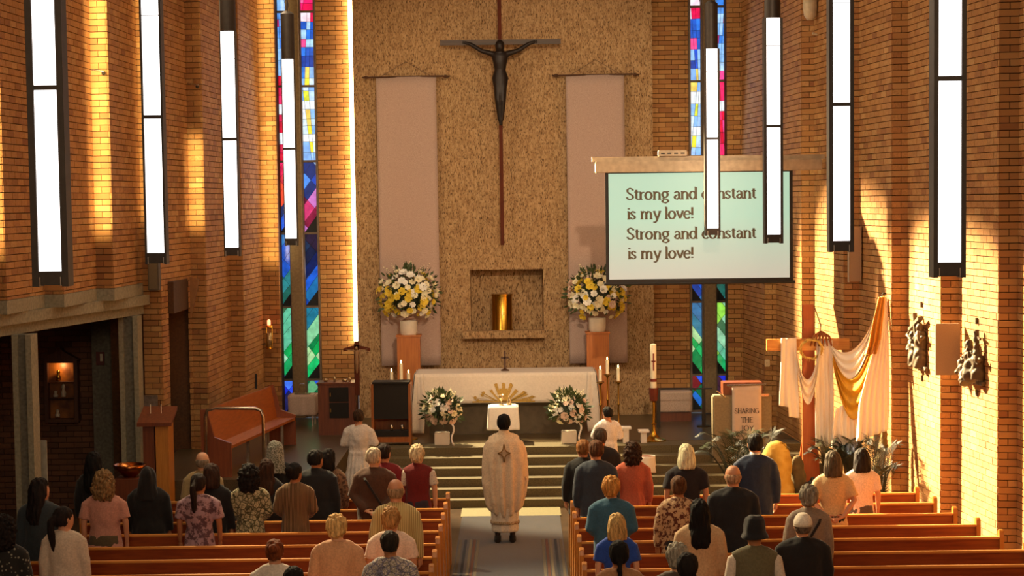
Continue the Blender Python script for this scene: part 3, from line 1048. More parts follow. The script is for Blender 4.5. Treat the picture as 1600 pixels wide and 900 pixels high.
def make_pew(x0, x1, y, lab, grp):
    r = empty('pew', ((x0 + x1) / 2, y, 0), 0, lab, 'pew', grp)
    h = (x1 - x0) / 2
    M = Matrix.Translation((0, .0, 0)) @ Matrix.Rotation(R(4), 4, 'X')
    MB().box(-h + .05, h - .05, -.012, .012, .36, .875).build('backrest', PEWX, r)
    MB().box(-h + .05, h - .05, -.025, .028, .875, .90).build('top_rail', EDGE, r, bevel=.005)
    MB().box(-h + .05, h - .05, .013, .36, .41, .445).build('seat', PEWX, r, bevel=.006)
    MB().box(-h + .05, h - .05, -.16, -.013, .60, .62).box(-h + .05, h - .05, -.165, -.155, .60, .66).build('book_ledge', PEWX, r)
    for sg in (-1, 1):
        X = sg * h
        MB().prism(end_profile(), 'x', min(X, X - sg * .05), max(X, X - sg * .05)).build('end_panel', PEWZ, r, bevel=.006)
    MB().box(-h + .06, h - .06, .10, .12, 0.02, .41).build('seat_support', PEWX, r)
    return r


PY = [24.85 - .83 * k for k in range(9)]
ordw = ['front', 'second', 'third', 'fourth', 'fifth', 'sixth', 'seventh', 'eighth', 'ninth']
RXE = [5.05, 5.10, 5.16, 5.24, 5.30, 5.37, 5.44, 5.52, 5.60]
for k, y in enumerate(PY):
    make_pew(.63 - .0 * k, RXE[k], y, 'wooden pew right of the aisle, %s row counted from the sanctuary' % ordw[k], 'pews right of the aisle')
    make_pew(-5.1 - .04 * k, -.87, y, 'wooden pew left of the aisle, %s row counted from the sanctuary' % ordw[k], 'pews left of the aisle')

# ================================================================ altar
LIN = plain('altar_linen', '#d8cbbd', .9, var=.06, scale=40, bmp=.1)
LINW = plain('white_linen', '#eee6dc', .9, var=.05, scale=40, bmp=.1)
Ya = 32.9
a0, a1 = at(650, 585, Ya), at(929, 583, Ya)
AX0, AX1 = a0.x, a1.x
AH = a0.z - SZ
r = empty('altar', ((AX0 + AX1) / 2, Ya, SZ), 0, 'long altar table covered with a white cloth, on the sanctuary floor', 'altar')
h = (AX1 - AX0) / 2
STN = plain('altar_stone', '#574a38', .8, bmp=.2)
MB().box(-h + .02, h - .02, .02, .95, AH - .16, AH - .012).build('table_top', STN, r)
MB().box(-h + .2, h - .2, .2, .8, 0.0, AH - .45).build('plinth', STN, r)
MB().box(-h + .18, h - .18, .16, .84, AH - .46, AH - .16).build('frieze', plain('dark_frieze', '#2c2118', .7), r)
# cloth: top + front drop in one sheet, and the two long ends
dropf = .50
def acl(u, v):
    x = -h - .01 + u * (2 * h + .02)
    Lf, Lt = dropf, .99
    s_ = v * (Lf + Lt)
    if s_ < Lf:
        return Vector((x, -.012 - .006 * sin(u * 30) * (1 - s_ / Lf), AH + .006 - (Lf - s_)))
    return Vector((x, s_ - Lf, AH + .006))
cloth('cloth_front', acl, 60, 24, LIN, r, .004)
for sg in (-1, 1):
    def ecl(u, v, sg=sg):
        z = AH + .004 - v * (AH - .02)
        y = u * .98 - .012
        fl = (.02 + .10 * v ** .8)
        wv = .02 * sin(u * 24 + 1) * v
        yy = y + (.05 * v) * (1 if u < .5 else -1) * 0
        return Vector((sg * (h + .012 + fl * (.8 + .3 * sin(u * 9)) + wv), yy, z))
    cloth('cloth_end', ecl, 40, 14, LIN, r, .004)
    def fcl(u, v, sg=sg):
        z = AH + .004 - v * (AH - .05 - .0)
        wtop = .02
        return Vector((sg * (h + .015 - (.17 * (1 - abs(2 * v - 1) * .2)) * (1 - u) + .11 * v * u + .0), -.02 - .015 * sin(u * 8 + v), z))
    cloth('cloth_fold', fcl, 8, 14, LIN, r, .004)
# gold embroidery, a low fan with a raised middle
em = MB()
gx = at(787, 620, Ya).x - (AX0 + AX1) / 2
zf = AH - dropf + .03
for i in range(13):
    A = pi * (i + .5) / 13
    L1 = .47 + .08 * (i % 2)
    hx, hz = cos(A) * L1, sin(A) * (.20 if abs(i - 6) > 1 else .29)
    em.add([(gx + hx * .25 - .02, -.027, zf), (gx + hx * .25 + .02, -.027, zf), (gx + hx + .03, -.027, zf + hz), (gx + hx - .03, -.027, zf + hz + .02)], [(0, 1, 2, 3)])
    em.tube([(gx + hx * .92, -.028, zf + hz), (gx + hx * .92, -.034, zf + hz)], .028, 7)
em.box(gx - .52, gx + .52, -.03, -.026, zf - .012, zf + .012)
em.box(gx - .07, gx + .07, -.03, -.026, zf, zf + .22)
em.build('gold_embroidery', plain('gold_thread', '#a8843c', .45, .5, var=.3, scale=60), r)

# small table before the altar
p = at(787, 690, 32.0)
r = empty('offertory_table', (p.x, 31.75, SZ), 0, 'small table under a draped white cloth in front of the altar', 'table')
tz = at(787, 634, 31.9).z - SZ
MB().box(-.22, .22, 0, .42, tz - .03, tz).build('table_top', STN, r)
for sx in (-.19, .15):
    for sy in (.03, .36): MB().box(sx, sx + .04, sy, sy + .04, 0, tz - .03).build('leg', STN, r)
def scl(u, v):
    A = 2 * pi * u
    k = 1 / max(abs(cos(A)), abs(sin(A)))
    rr = .235 * k * (1 + .10 * v) + .012 * sin(9 * A) * v
    if v < .15: rr = .235 * k * v / .15; z = tz + .004
    else: z = tz + .004 - (v - .15) / .85 * .38
    return Vector((rr * cos(A), .21 + rr * sin(A) * .95, z))
cloth('cloth', scl, 72, 16, LINW, r, .004)
r = empty('chalice', (p.x - .03, 31.93, SZ + tz + .008), 0, 'small glass chalice on the little white table before the altar', 'chalice')
GLS = plain('glassware', '#b8a078', .1, .6)
MB().lathe([(.01, 0), (.045, 0), (.045, .008), (.01, .02), (.01, .08), (.04, .11), (.05, .17), (.046, .17), (.03, .11), (.004, .10)]).build('cup', GLS, r, smooth=True)
r = empty('cruet', (p.x + .10, 31.95, SZ + tz + .008), 0, 'glass cruet beside the chalice on the little white table', 'cruet')
MB().lathe([(.01, 0), (.04, 0), (.045, .05), (.02, .10), (.018, .14), (.028, .15), (.01, .152)]).build('bottle', GLS, r, smooth=True)

# standing altar cross
p = at(789, 577, 33.3)
r = empty('altar_cross', (p.x, 33.3, SZ + AH + .012), 0, 'little dark standing cross on the middle of the altar', 'cross')
MB().lathe([(.01, 0), (.07, 0), (.07, .015), (.03, .03), (.014, .05), (.01, .06)]).build('base', DKW, r, smooth='auto')
MB().box(-.016, .016, -.01, .01, .05, .33).box(-.065, .065, -.01, .01, .20, .235).build('cross', DKW, r, bevel=.003)

# ================================================================ candles and stands
WAX = plain('candle_wax', '#efe4c6', .5, var=.04)
mt, n, b = nt('flame')
b.inputs['Emission Color'].default_value = (1, .62, .2, 1); b.inputs['Emission Strength'].default_value = 14
FLAME = mt


def stand_candle(px, ytop, ybot, Y, zfloor, lab, grp):
    p = at(px, ybot, Y); t_ = at(px, ytop, Y)
    r = empty('candle_stand', (p.x, Y, zfloor), 0, lab, 'candle stand', grp)
    hz = p.z - zfloor
    MB().lathe([(.02, 0), (.14, 0), (.14, .02), (.05, .05), (.02, .09), (.014, .2), (.024, .22), (.014, .25), (.014, hz * .55), (.028, hz * .57), (.014, hz * .6), (.014, hz - .08), (.03, hz - .05), (.065, hz - .03), (.065, hz - .02), (.02, hz - .015), (.02, hz)]).build('pole', GOLDD, r, smooth='auto')
    c_ = MB().lathe([(.005, hz - .01), (.027, hz - .01), (.027, t_.z - zfloor), (.01, t_.z - zfloor + .004)]).build('candle', WAX, r, smooth='auto')
    MB().ball((0, 0, t_.z - zfloor + .03), (.011, .011, .028), 8, 5).build('flame', FLAME, c_)


CG = 'brass candle stands at the altar ends'
stand_candle(612, 581, 600, 32.55, SZ, 'brass stand with a short lit candle, left one of the left trio', CG)
stand_candle(627, 568, 593, 32.75, SZ, 'brass stand with the tallest candle of the left trio', CG)
stand_candle(638.5, 583, 601, 32.5, SZ, 'brass candle stand nearest the left end of the altar', CG)
stand_candle(938, 577, 595, 32.5, SZ, 'brass candle stand nearest the right end of the altar', CG)
stand_candle(949, 563, 583, 32.75, SZ, 'brass stand with the tallest candle of the right trio', CG)
stand_candle(966, 575, 594, 32.55, SZ, 'brass stand with lit candle, right one of the right trio', CG)

# paschal candle
Yp = 31.9
p = at(1022, 722, Yp)
r = empty('paschal_candle', (p.x, Yp, SZ), 0, 'very thick tall cream Easter candle on a brass stand right of the altar', 'candle')
z1, z2, z3, z4 = (at(1022, q, Yp).z - SZ for q in (626, 606, 545, 538))
MB().lathe([(.02, 0), (.2, 0), (.2, .02), (.1, .06), (.04, .12), (.022, .2), (.022, z1 * .4), (.045, z1 * .42), (.022, z1 * .45), (.022, z1 - .03), (.05, z1)]).build('stand', GOLD, r, smooth='auto')
MB().lathe([(.02, z1), (.06, z1), (.075, z2 - .06), (.075, z2), (.055, z2), (.05, z2 - .01), (.01, z2 - .01)], n=8).build('holder', plain('red_wood', '#6a2414', .4), r)
MB().lathe([(.01, z2 - .02), (.05, z2 - .02), (.05, z4), (.02, z4 + .01)]).build('candle', WAX, r, smooth='auto')
MB().lathe([(.051, z2 + .1), (.0525, z2 + .1), (.0525, z2 + .15), (.051, z2 + .15)]).build('red_band', plain('red_wax', '#7c2a18', .5), r)
MB().box(-.012, .012, -.053, -.049, z2 + .28, z2 + .56).box(-.035, .035, -.053, -.049, z2 + .42, z2 + .445).build('cross_mark', plain('red_wax', '#7c2a18', .5), r)

# ================================================================ flowers
def bloom_mesh(name, seed, mat, layers=3, cup=.6):
    rnd = random.Random(seed)
    mb = MB()
    for L in range(layers):
        kk = 5 + L
        rad = .35 + .65 * (L / (layers - 1))
        tilt = R(75 - 55 * L / (layers - 1))
        for i in range(kk):
            A = 2 * pi * (i + .5 * (L % 2)) / kk + rnd.uniform(-.1, .1)
            d = Vector((cos(A), sin(A), 0)); s_ = Vector((-sin(A), cos(A), 0))
            up = Vector((0, 0, 1))
            b0 = d * .05
            m1 = d * (rad * .6 * cos(tilt)) + up * (rad * .6 * sin(tilt))
            t1_ = d * (rad * cos(tilt * .8)) + up * (rad * sin(tilt * .8) * .9)
            w_ = rad * .42
            mb.add([b0, m1 + s_ * w_, t1_ + s_ * w_ * .6, t1_ * 1.06 + up * .03, t1_ - s_ * w_ * .6, m1 - s_ * w_, m1 * .92 - up * .04], [(0, 1, 6), (0, 6, 5), (6, 1, 2), (6, 2, 3), (6, 3, 4), (6, 4, 5)])
    mb.ball((0, 0, .25), (.2, .2, .25), 8, 5)
    o = mb.build(name, mat, smooth=True)
    me = o.data; bpy.data.objects.remove(o)
    return me


PET = [plain('petal_cream', '#f2e8c4', .7, var=.08), plain('petal_white', '#f4f0e6', .7, var=.05), plain('petal_yellow', '#e6c83c', .7, var=.12), plain('petal_blush', '#e6c8b4', .7, var=.1)]
BLM = [bloom_mesh('bloom', i, PET[i]) for i in range(4)]
LEAFM = plain('leaf_green', '#3c4a24', .6, var=.4, scale=20)
LEAFD = plain('leaf_dark', '#26301a', .6, var=.4, scale=20)


def leaf_stuff(mb, c, rad, cnt, rnd, L=(.06, .14), lift=0.0):
    for _ in range(cnt):
        A, B = rnd.uniform(0, 2 * pi), rnd.uniform(-.7, 1.5)
        d = Vector((cos(A) * cos(B), sin(A) * cos(B), sin(B) + lift)).normalized()
        p_ = Vector(c) + Vector((d.x * rad[0], d.y * rad[1], d.z * rad[2])) * rnd.uniform(.55, 1.0)
        l_ = rnd.uniform(*L)
        s_ = d.cross(Vector((rnd.uniform(-1, 1), rnd.uniform(-1, 1), rnd.uniform(-1, 1)))).normalized() * l_ * .22
        mb.add([p_, p_ + d * l_ * .5 + s_, p_ + d * l_, p_ + d * l_ * .5 - s_], [(0, 1, 2, 3)])


def arrangement(loc, rad, base_z, vase, lab, mixw, nb, seed, yellow_side=0, spikes=0):
    rnd = random.Random(seed)
    r = empty('flower_arrangement', loc, 0, lab, 'flowers', 'flower arrangements in the sanctuary')
    vase(r)
    c = Vector((0, 0, base_z))
    core = MB().ball(c, (rad[0] * .6, rad[1] * .6, rad[2] * .6), 12, 8)
    mesh_obj('greenery_core', (lambda o: (o.data, bpy.data.objects.remove(o))[0])(core.build('greenery_core', LEAFD)), None, r)
    for i in range(nb):
        z_ = 1 - (i + .5) / nb * 1.86
        A = i * 2.39996 + rnd.uniform(-.3, .3)
        rr = math.sqrt(max(0, 1 - z_ * z_))
        d = Vector((rr * cos(A), rr * sin(A), z_))
        if d.y > .45: continue
        k_ = rnd.uniform(.72, 1.0)
        p_ = c + Vector((d.x * rad[0], d.y * rad[1], d.z * rad[2])) * k_
        q = rnd.random()
        me = BLM[0] if q < mixw[0] else BLM[1] if q < mixw[1] else BLM[2] if q < mixw[2] else BLM[3]
        if yellow_side and d.x * yellow_side > .55 and d.z < .3 and rnd.random() < .7: me = BLM[2]
        o = mesh_obj('bloom', me, None, r)
        o.location = p_
        o.rotation_mode = 'QUATERNION'
        o.rotation_quaternion = (d + Vector((0, -.35, .1))).to_track_quat('Z', 'Y')
        s_ = rnd.uniform(.048, .082) * (rad[0] / .5) ** .3
        o.scale = (s_, s_, s_)
    lf = MB()
    leaf_stuff(lf, c, (rad[0] * 1.05, rad[1] * 1.05, rad[2] * 1.08), 420, rnd)
    o = lf.build('leaves', LEAFM, r); o['kind'] = 'stuff'
    sp = MB(); bd = MB()
    for i in range(10 + spikes):
        A = rnd.uniform(0, 2 * pi)
        d = Vector((cos(A) * .6, sin(A) * .3, rnd.uniform(.7, 1.2))).normalized()
        e = c + Vector((d.x * rad[0], d.y * rad[1], d.z * rad[2])) * rnd.uniform(1.15, 1.45)
        sp.tube([c, (c + e) / 2 + Vector((0, 0, .03)), e], [.004, .003, .0015], 4)
        for q in range(7):
            t_ = .65 + .35 * q / 6
            pp = c + (e - c) * t_
            bd.ball(pp + Vector((rnd.uniform(-.012, .012), rnd.uniform(-.01, .01), 0)), .009, 5, 4)
    sp.build('stem', LEAFM, r)
    o = bd.build('buds', PET[0], r); o['kind'] = 'stuff'
    return r


def round_vase(r):
    MB().lathe([(.02, 0), (.13, 0), (.15, .04), (.155, .24), (.14, .245), (.13, .2), (.02, .2)]).build('vase', plain('white_glaze', '#ddd2c0', .35, var=.05), r, smooth='auto')
PEDW = wood('pedestal_timber', '#a4581e', '#c47630', .35, 'z')
for (px, pw_, ytop, px_f, yc, rx, lab, lab2, mixw, seed, ys) in (
    (638, 36, 524, 639, 462, .56, 'large cream and yellow flower arrangement in a white vase, left of the tabernacle', 'tall square timber pedestal under the left large flower arrangement', (.55, .75, .99), 3, -1),
    (934, 35, 519, 938, 463, .54, 'large white and yellow flower arrangement with dark leaves, below the projection screen', 'tall square timber pedestal under the right large flower arrangement', (.45, .65, .95), 5, 1)):
    Y = 34.9
    p = at(px, ytop, Y)
    r = empty('pedestal', (p.x, Y, SZ), 0, lab2, 'pedestal', 'timber flower pedestals')
    hz = p.z - SZ
    hw = pw_ / 2 / 89
    MB().box(-hw, hw, 0, 2 * hw, 0, hz - .03).build('column', PEDW, r)
    MB().box(-hw - .02, hw + .02, -.02, 2 * hw + .02, hz - .03, hz).build('top', PEDW, r, bevel=.004)
    zc = at(px_f, yc, Y).z - p.z
    arrangement((p.x, Y + hw, p.z), (rx, rx * .6, .46), zc, round_vase, lab, mixw, 150, seed, ys)


def square_vase(r):
    MB().box(-.12, .12, -.12, .12, 0, .20).build('vase', plain('white_glaze', '#ddd2c0', .35, var=.05), r, bevel=.01)
    cloth('ribbon', lambda u, v: Vector((.16 + .03 * u + .02 * sin(v * 7), -.17, .34 - v * .34)), 2, 10, LINW, r, .003)
for (px, lab, seed) in ((691, 'low white and blush flower arrangement in a square vase, left of the small table', 11), (889, 'low white and blush flower arrangement in a square vase, right of the small table', 12)):
    Y = 31.75
    p = at(px, 690, Y)
    arrangement((p.x, Y, SZ), (.30, .24, .27), at(px, 641, Y).z - SZ, square_vase, lab, (.25, .5, .52), 60, seed, 0, 8)

# ================================================================ left side furniture
CHROME = plain('chrome_tube', '#b9a894', .25, .95)
A_ = at(322, 700, 27.97); B_ = at(412, 700, 27.97)
A_.z = SZ; B_.z = SZ
r = empty('handrail', (A_.x, 27.97, SZ), 0, 'bent chrome tube handrail in front of the choir bench', 'handrail')
ta, tb_ = at(322, 638, 27.97) - A_, at(412, 638, 27.97) - A_
ba = B_ - A_
rmp = lambda y: SZ
za, zb_ = .004, .004
cs = [Vector((0, 0, za)), Vector((0, 0, ta.z - .12)), Vector((.03, 0, ta.z - .03)), ta + Vector((.12, 0, 0)), tb_ - Vector((.12, 0, 0)), Vector((ba.x - .03, ba.y, tb_.z - .03)), Vector((ba.x, ba.y, tb_.z - .12)), Vector((ba.x, ba.y, zb_))]
MB().tube(cs, .024, 10).build('rail_tube', CHROME, r, smooth=True)
for q, y_, z_ in ((0, 0, za), (ba.x, ba.y, zb_)): MB().lathe([(.01, 0), (.05, 0), (.05, .012), (.03, .02)], (q, y_, z_)).build('foot_plate', CHROME, r)

# choir bench along the left wall
BEN = wood('bench_timber', '#8a4416', '#ad6022', .35, 'y')
BX, BY0, BY1 = -4.46, 28.2, 31.9
p0 = at(345, 725, 31.2)
r = empty('choir_bench', (BX, BY0, 0), 0, 'long timber choir bench with high back standing along the left brick wall', 'bench')
def bz(y): return rmp(min(y, 33.0))
# geometry in world offset
dxb = .55
def bp(x, y, z): return (x + (y - BY0) * .135, y - BY0, z)
zb0 = rmp(BY0)
mb = MB()
zs = .62
mb.add([bp(.30, BY0, 1.19), bp(.30, BY1, 1.19), bp(.36, BY1, 1.19), bp(.36, BY0, 1.19), bp(0.05, BY0, 1.19), bp(.05, BY1, 1.19), bp(.05, BY1, 1.15), bp(.05, BY0, 1.15), bp(.36, BY0, 1.15), bp(.36, BY1, 1.15)], [(4, 5, 2, 3), (3, 2, 9, 8), (7, 8, 9, 6), (4, 3, 8, 7), (5, 6, 9, 2)])
mb.build('seat', BEN, r)
mb = MB()
mb.add([bp(.07, BY0, 1.18), bp(.07, BY1, 1.18), bp(-.02, BY1, 1.70), bp(-.02, BY0, 1.70), bp(.04, BY0, 1.18), bp(.04, BY1, 1.18), bp(-.05, BY1, 1.70), bp(-.05, BY0, 1.70)], [(0, 1, 2, 3), (7, 6, 5, 4), (3, 2, 6, 7), (0, 3, 7, 4), (1, 5, 6, 2), (0, 4, 5, 1)])
mb.build('backrest', BEN, r)
for y in (BY0 - .03, (BY0 + BY1) / 2, BY1):
    z0 = rmp(y)
    e = MB()
    pl = [(-.06, z0 + .004), (.36, z0 + .004), (.36, 1.23), (.12, 1.32), (.02, 1.72), (-.07, 1.72)]
    k = len(pl)
    vs = [bp(x, y, z) for x, z in pl] + [bp(x, y + .05, z) for x, z in pl]
    e.add(vs, [tuple(range(k)), tuple(range(2 * k - 1, k - 1, -1))] + [(i, (i + 1) % k, k + (i + 1) % k, k + i) for i in range(k)])
    if y != (BY0 + BY1) / 2: e.build('end_panel', wood('bench_end', '#6a3013', '#84441d', .4, 'z'), r)
for y in (29.2, 30.2, 31.2):
    MB().add([bp(.30, y, rmp(y)), bp(.34, y, rmp(y)), bp(.34, y, 1.16), bp(.30, y, 1.16), bp(.30, y + .04, rmp(y)), bp(.34, y + .04, rmp(y)), bp(.34, y + .04, 1.16), bp(.30, y + .04, 1.16)], [(0, 1, 2, 3), (5, 4, 7, 6), (0, 3, 7, 4), (1, 5, 6, 2)]).build('leg', CHROME, r)

# credence table with lace cloth
p = at(476, 668, 35.0)
r = empty('credence_table', (p.x, 34.6, SZ), 0, 'small side table with a lace cloth under the left stained glass window', 'table')
tz = at(476, 617, 34.7).z - SZ
LACE = plain('lace_cloth', '#b8a294', .9, var=.25, scale=120)
MB().box(-.22, .22, 0, .5, tz - .02, tz).build('table_top', STN, r)
for sx in (-.2, .17):
    for sy in (.02, .45): MB().box(sx, sx + .03, sy, sy + .03, 0, tz - .02).build('leg', CHROME, r)
cloth('cloth', lambda u, v: (lambda A, k: Vector(((.24 * k * min(1, v / .15) + .01 * sin(11 * A) * v) * cos(A), .25 + (.26 * k * min(1, v / .15) + .01 * sin(11 * A) * v) * sin(A), tz + .004 - max(0, v - .15) / .85 * .36)))(2 * pi * u, 1 / max(abs(cos(2 * pi * u)), abs(sin(2 * pi * u)))), 64, 12, LACE, r, .003)
r = empty('pitcher_rack', (p.x, 34.75, SZ + tz + .008), 0, 'bright wire handled tray on the lace covered side table', 'tray')
MB().box(-.14, .14, -.06, .1, 0, .02).build('tray', CHROME, r)
MB().tube([(-.06, 0, .02), (-.06, 0, .15), (-.04, 0, .18), (.04, 0, .18), (.06, 0, .15), (.06, 0, .02)], .008, 6).build('handle', CHROME, r)

# vestry cabinet
Yv = 33.2
a_, b_ = at(498, 683, Yv), at(557, 683, Yv)
CAB = wood('cabinet_timber', '#5a2a14', '#7a3e1e', .4, 'z')
r = empty('sacristy_cabinet', ((a_.x + b_.x) / 2, Yv, SZ), 0, 'dark timber cabinet with black mesh doors left of the lectern', 'cabinet')
hw = (b_.x - a_.x) / 2
hz = at(527, 598, Yv).z - SZ
MB().box(-hw, hw, .0, .5, 0, hz - .03).build('body', CAB, r)
MB().box(-hw - .02, hw + .02, -.02, .52, hz - .03, hz).build('top', CAB, r, bevel=.004)
BLM_ = plain('black_mesh', '#15100c', .8)
for (z0, z1) in ((hz * .33, hz * .62), (hz * .64, hz - .08)):
    dr = MB().box(-.13, hw - .12, -.015, -.001, z0, z1).build('door', BLM_, r, bevel=.003)
    MB().box(-.115, -.10, -.028, -.015, (z0 + z1) / 2 - .03, (z0 + z1) / 2 + .03).build('handle', GOLDD, dr)
for k, (dx_, nm, rr, hh) in enumerate(((-.2, 'bowl', .05, .05), (-.05, 'goblet', .03, .08), (.12, 'bowl', .06, .04), (.2, 'jar', .03, .07))):
    q = empty(nm, (r.location.x + dx_, Yv + .2, SZ + hz), 0, ['small pale bowl at the left on the dark cabinet', 'little goblet in the middle of the cabinet top', 'wide low dish right of the goblet on the cabinet', 'small jar at the right end of the cabinet top'][k], 'vessel')
    MB().lathe([(.01, 0), (rr * .6, 0), (rr, hh), (rr * .9, hh), (rr * .5, .01), (.01, .01)]).build('body', GLS, q, smooth=True)

# processional cross
Yx = 32.6
p = at(559, 640, Yx)
r = empty('processional_cross', (p.x, Yx, SZ), 0, 'dark processional crucifix on a tall pole beside the lectern', 'cross')
zt, zc, = at(559, 533, Yx).z - SZ, at(559, 547, Yx).z - SZ
MB().tube([(0, 0, .03), (0, 0, zc - .55)], .016, 8).build('pole', DKW, r)
MB().lathe([(.02, 0), (.14, 0), (.14, .03), (.03, .06)]).build('base', DKW, r)
MB().box(-.04, .04, -.02, .02, zc - .75, zt).build('upright', REDW, r, bevel=.004)
MB().add([(-.22, -.02, zc - .02), (0, -.02, zc + .03), (.22, -.02, zc - .02), (.22, -.02, zc + .03), (0, -.02, zc + .09), (-.22, -.02, zc + .03), (-.22, .02, zc - .02), (0, .02, zc + .03), (.22, .02, zc - .02), (.22, .02, zc + .03), (0, .02, zc + .09), (-.22, .02, zc + .03)], [(0, 1, 4, 5), (1, 2, 3, 4), (11, 10, 7, 6), (10, 9, 8, 7), (0, 6, 7, 1), (1, 7, 8, 2), (2, 8, 9, 3), (3, 9, 10, 4), (4, 10, 11, 5), (5, 11, 6, 0)]).build('crossbar', REDW, r)
f = MB()
f.rings([(0, -.05, zc - .38, .015, .02), (0, -.055, zc - .2, .035, .03), (0, -.05, zc - .1, .03, .025), (0, -.05, zc - .01, .045, .025), (0, -.05, zc + .01, .015, .015)], 10)
f.ball((0, -.06, zc + .035), (.025, .028, .035), 8, 6)
for sg in (-1, 1): f.tube([(sg * .03, -.05, zc - .01), (sg * .18, -.035, zc + .02)], [.014, .009], 6)
mesh_obj('figure', remesh(f, .008, 1), plain('ivory_figure', '#8c6a48', .5), r)

# lectern seen from the back, with glasses on its shelf
Yl = 31.7
a_, b_ = at(583, 700, Yl), at(641, 700, Yl)
LEC = wood('lectern_timber', '#85481a', '#a8642a', .35, 'z')
r = empty('lectern', ((a_.x + b_.x) / 2, Yl, SZ), 0, 'timber lectern with a black back panel and open shelf left of the altar', 'lectern')
hw = (b_.x - a_.x) / 2
hz = at(612, 597, Yl).z - SZ
zs1, zs2 = at(612, 655, Yl).z - SZ, at(612, 683, Yl).z - SZ
for sg in (-1, 1): MB().box(sg * hw - .02, sg * hw + .02, 0, .4, 0, hz - .03).build('side_panel', LEC, r)
MB().box(-hw, hw, -.02, .42, hz - .03, hz).build('top', BLM_, r, bevel=.004)
MB().box(-hw + .02, hw - .02, .01, .03, zs1, hz - .03).build('back_panel', BLM_, r)
MB().box(-hw + .02, hw - .02, 0, .4, zs2 - .02, zs2).build('shelf', LEC, r)
MB().box(-hw + .02, hw - .02, .37, .39, zs2, zs1).build('inner_panel', LEC, r)
MB().box(-hw + .02, hw - .02, 0, .03, 0.05, zs2 - .02).build('lower_panel', LEC, r)
MB().box(-hw + .02, hw - .02, .03, .2, zs2, zs2 + .1).build('book_row', BLM_, r)
for k, dx_ in enumerate((.0, .17)):
    q = empty('drinking_glass', (r.location.x + dx_, Yl + .06, SZ + zs2 + .10), 0, ['left clear glass on the lectern shelf', 'right clear glass on the lectern shelf'][k], 'glass', 'glasses on the lectern shelf')
    MB().lathe([(.01, 0), (.025, 0), (.03, .09), (.027, .09), (.022, .01), (.01, .01)]).build('body', CHROME, q, smooth=True)

# dark reading desk far left, brass font, notice paper, white panel
Yd = 27.35
a_, b_ = at(218, 655, Yd), at(265, 655, Yd)
r = empty('reading_desk', ((a_.x + b_.x) / 2, Yd, 0), 0, 'dark timber reading desk with an orange side, by the concrete column', 'desk')
hw = (b_.x - a_.x) / 2
hz = a_.z + .05
MB().box(-hw + .04, hw - .22, 0, .42, 0, hz - .1).build('body', CAB, r)
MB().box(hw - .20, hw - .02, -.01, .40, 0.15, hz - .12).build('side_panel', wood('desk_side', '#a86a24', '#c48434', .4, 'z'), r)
MB().add([(-hw - .03, -.05, hz - .1), (hw + .03, -.05, hz - .1), (hw + .03, .48, hz + .08), (-hw - .03, .48, hz + .08), (-hw - .03, -.05, hz - .15), (hw + .03, -.05, hz - .15), (hw + .03, .48, hz + .03), (-hw - .03, .48, hz + .03)], [(0, 1, 2, 3), (7, 6, 5, 4), (0, 4, 5, 1), (1, 5, 6, 2), (2, 6, 7, 3), (3, 7, 4, 0)]).build('top', CAB, r)
for dx_ in (-.1, .05): MB().tube([(dx_, .25, hz - .02), (dx_, .25, hz + .13)], .006, 6).build('candle', WAX, r)
p = at(203, 745, 26.6)
r = empty('brass_font', (p.x, 26.6, 0), 0, 'wide brass bowl on a dark timber stand at the left', 'font')
fz = at(203, 745, 26.6).z
MB().box(-.18, .2, -.2, .2, 0, fz).build('stand', CAB, r, bevel=.01)
MB().lathe([(.03, fz), (.08, fz), (.10, fz + .02), (.2, fz + .11), (.225, fz + .17), (.215, fz + .17), (.18, fz + .11), (.02, fz + .06)], n=28).build('bowl', plain('copper_bowl', '#b06a34', .2, 1.0), r, smooth=True)
p = at(218, 612, 30.1); q = at(258, 646, 30.1)
r = empty('notice_sheet', (p.x, 29.5, q.z), 0, 'faded framed notice hanging on dark brick above the reading desk', 'notice')
MB().box(0, q.x - p.x, .0, .02, 0, p.z - q.z).build('sheet', plain('faded_paper', '#6a5a50', .8, var=.35, scale=14), r)
p = at(50, 690, 25.5); q = at(72, 780, 25.5)
r = empty('display_board', (p.x, 25.6, 0), 0, 'pale narrow free standing board beside the left concrete column', 'board')
MB().box(0, q.x - p.x, 0, .03, .05, p.z).build('board', plain('pale_board', '#a09a8a', .8), r)
MB().box(0, .15, -.12, .15, 0, .05).build('foot', LAMPM, r)
# lit niche cabinet on the dark side-aisle wall
Yn = SAY - .18
a_, b_ = at(76, 655, Yn), at(114, 567, Yn)
r = empty('icon_cabinet', (a_.x, Yn, a_.z), 0, 'ornate timber wall cabinet glowing amber inside on the dark brick wall', 'cabinet')
W_, H_ = b_.x - a_.x, b_.z - a_.z
OR = wood('carved_timber', '#3f2010', '#5c3218', .5, 'z')
MB().box(-.06, 0, 0, .16, -.06, H_ + .04).box(W_, W_ + .06, 0, .16, -.06, H_ + .04).box(0, W_, 0, .16, -.06, 0).box(0, W_, 0, .16, H_, H_ + .04).build('frame', OR, r, bevel=.006)
MB().prism([(-.1, H_ + .04), (W_ + .1, H_ + .04), (W_ / 2 + .06, H_ + .17), (W_ / 2, H_ + .24), (W_ / 2 - .06, H_ + .17)], 'y', -.01, .15).build('pediment', OR, r)
mt, n, b = nt('amber_interior')
t = tex(n, 'Noise', 5, Detail=2.0)
tc = n.nodes.new('ShaderNodeTexCoord'); sp_ = n.nodes.new('ShaderNodeSeparateXYZ'); n.links.new(tc.outputs['Generated'], sp_.inputs[0])
n.links.new(ramp(n, t.outputs[0], [(.3, '#5a2c0a'), (.7, '#a86420')]), b.inputs['Base Color'])
MB().box(0, W_, .14, .16, 0, H_).build('back', mt, r)
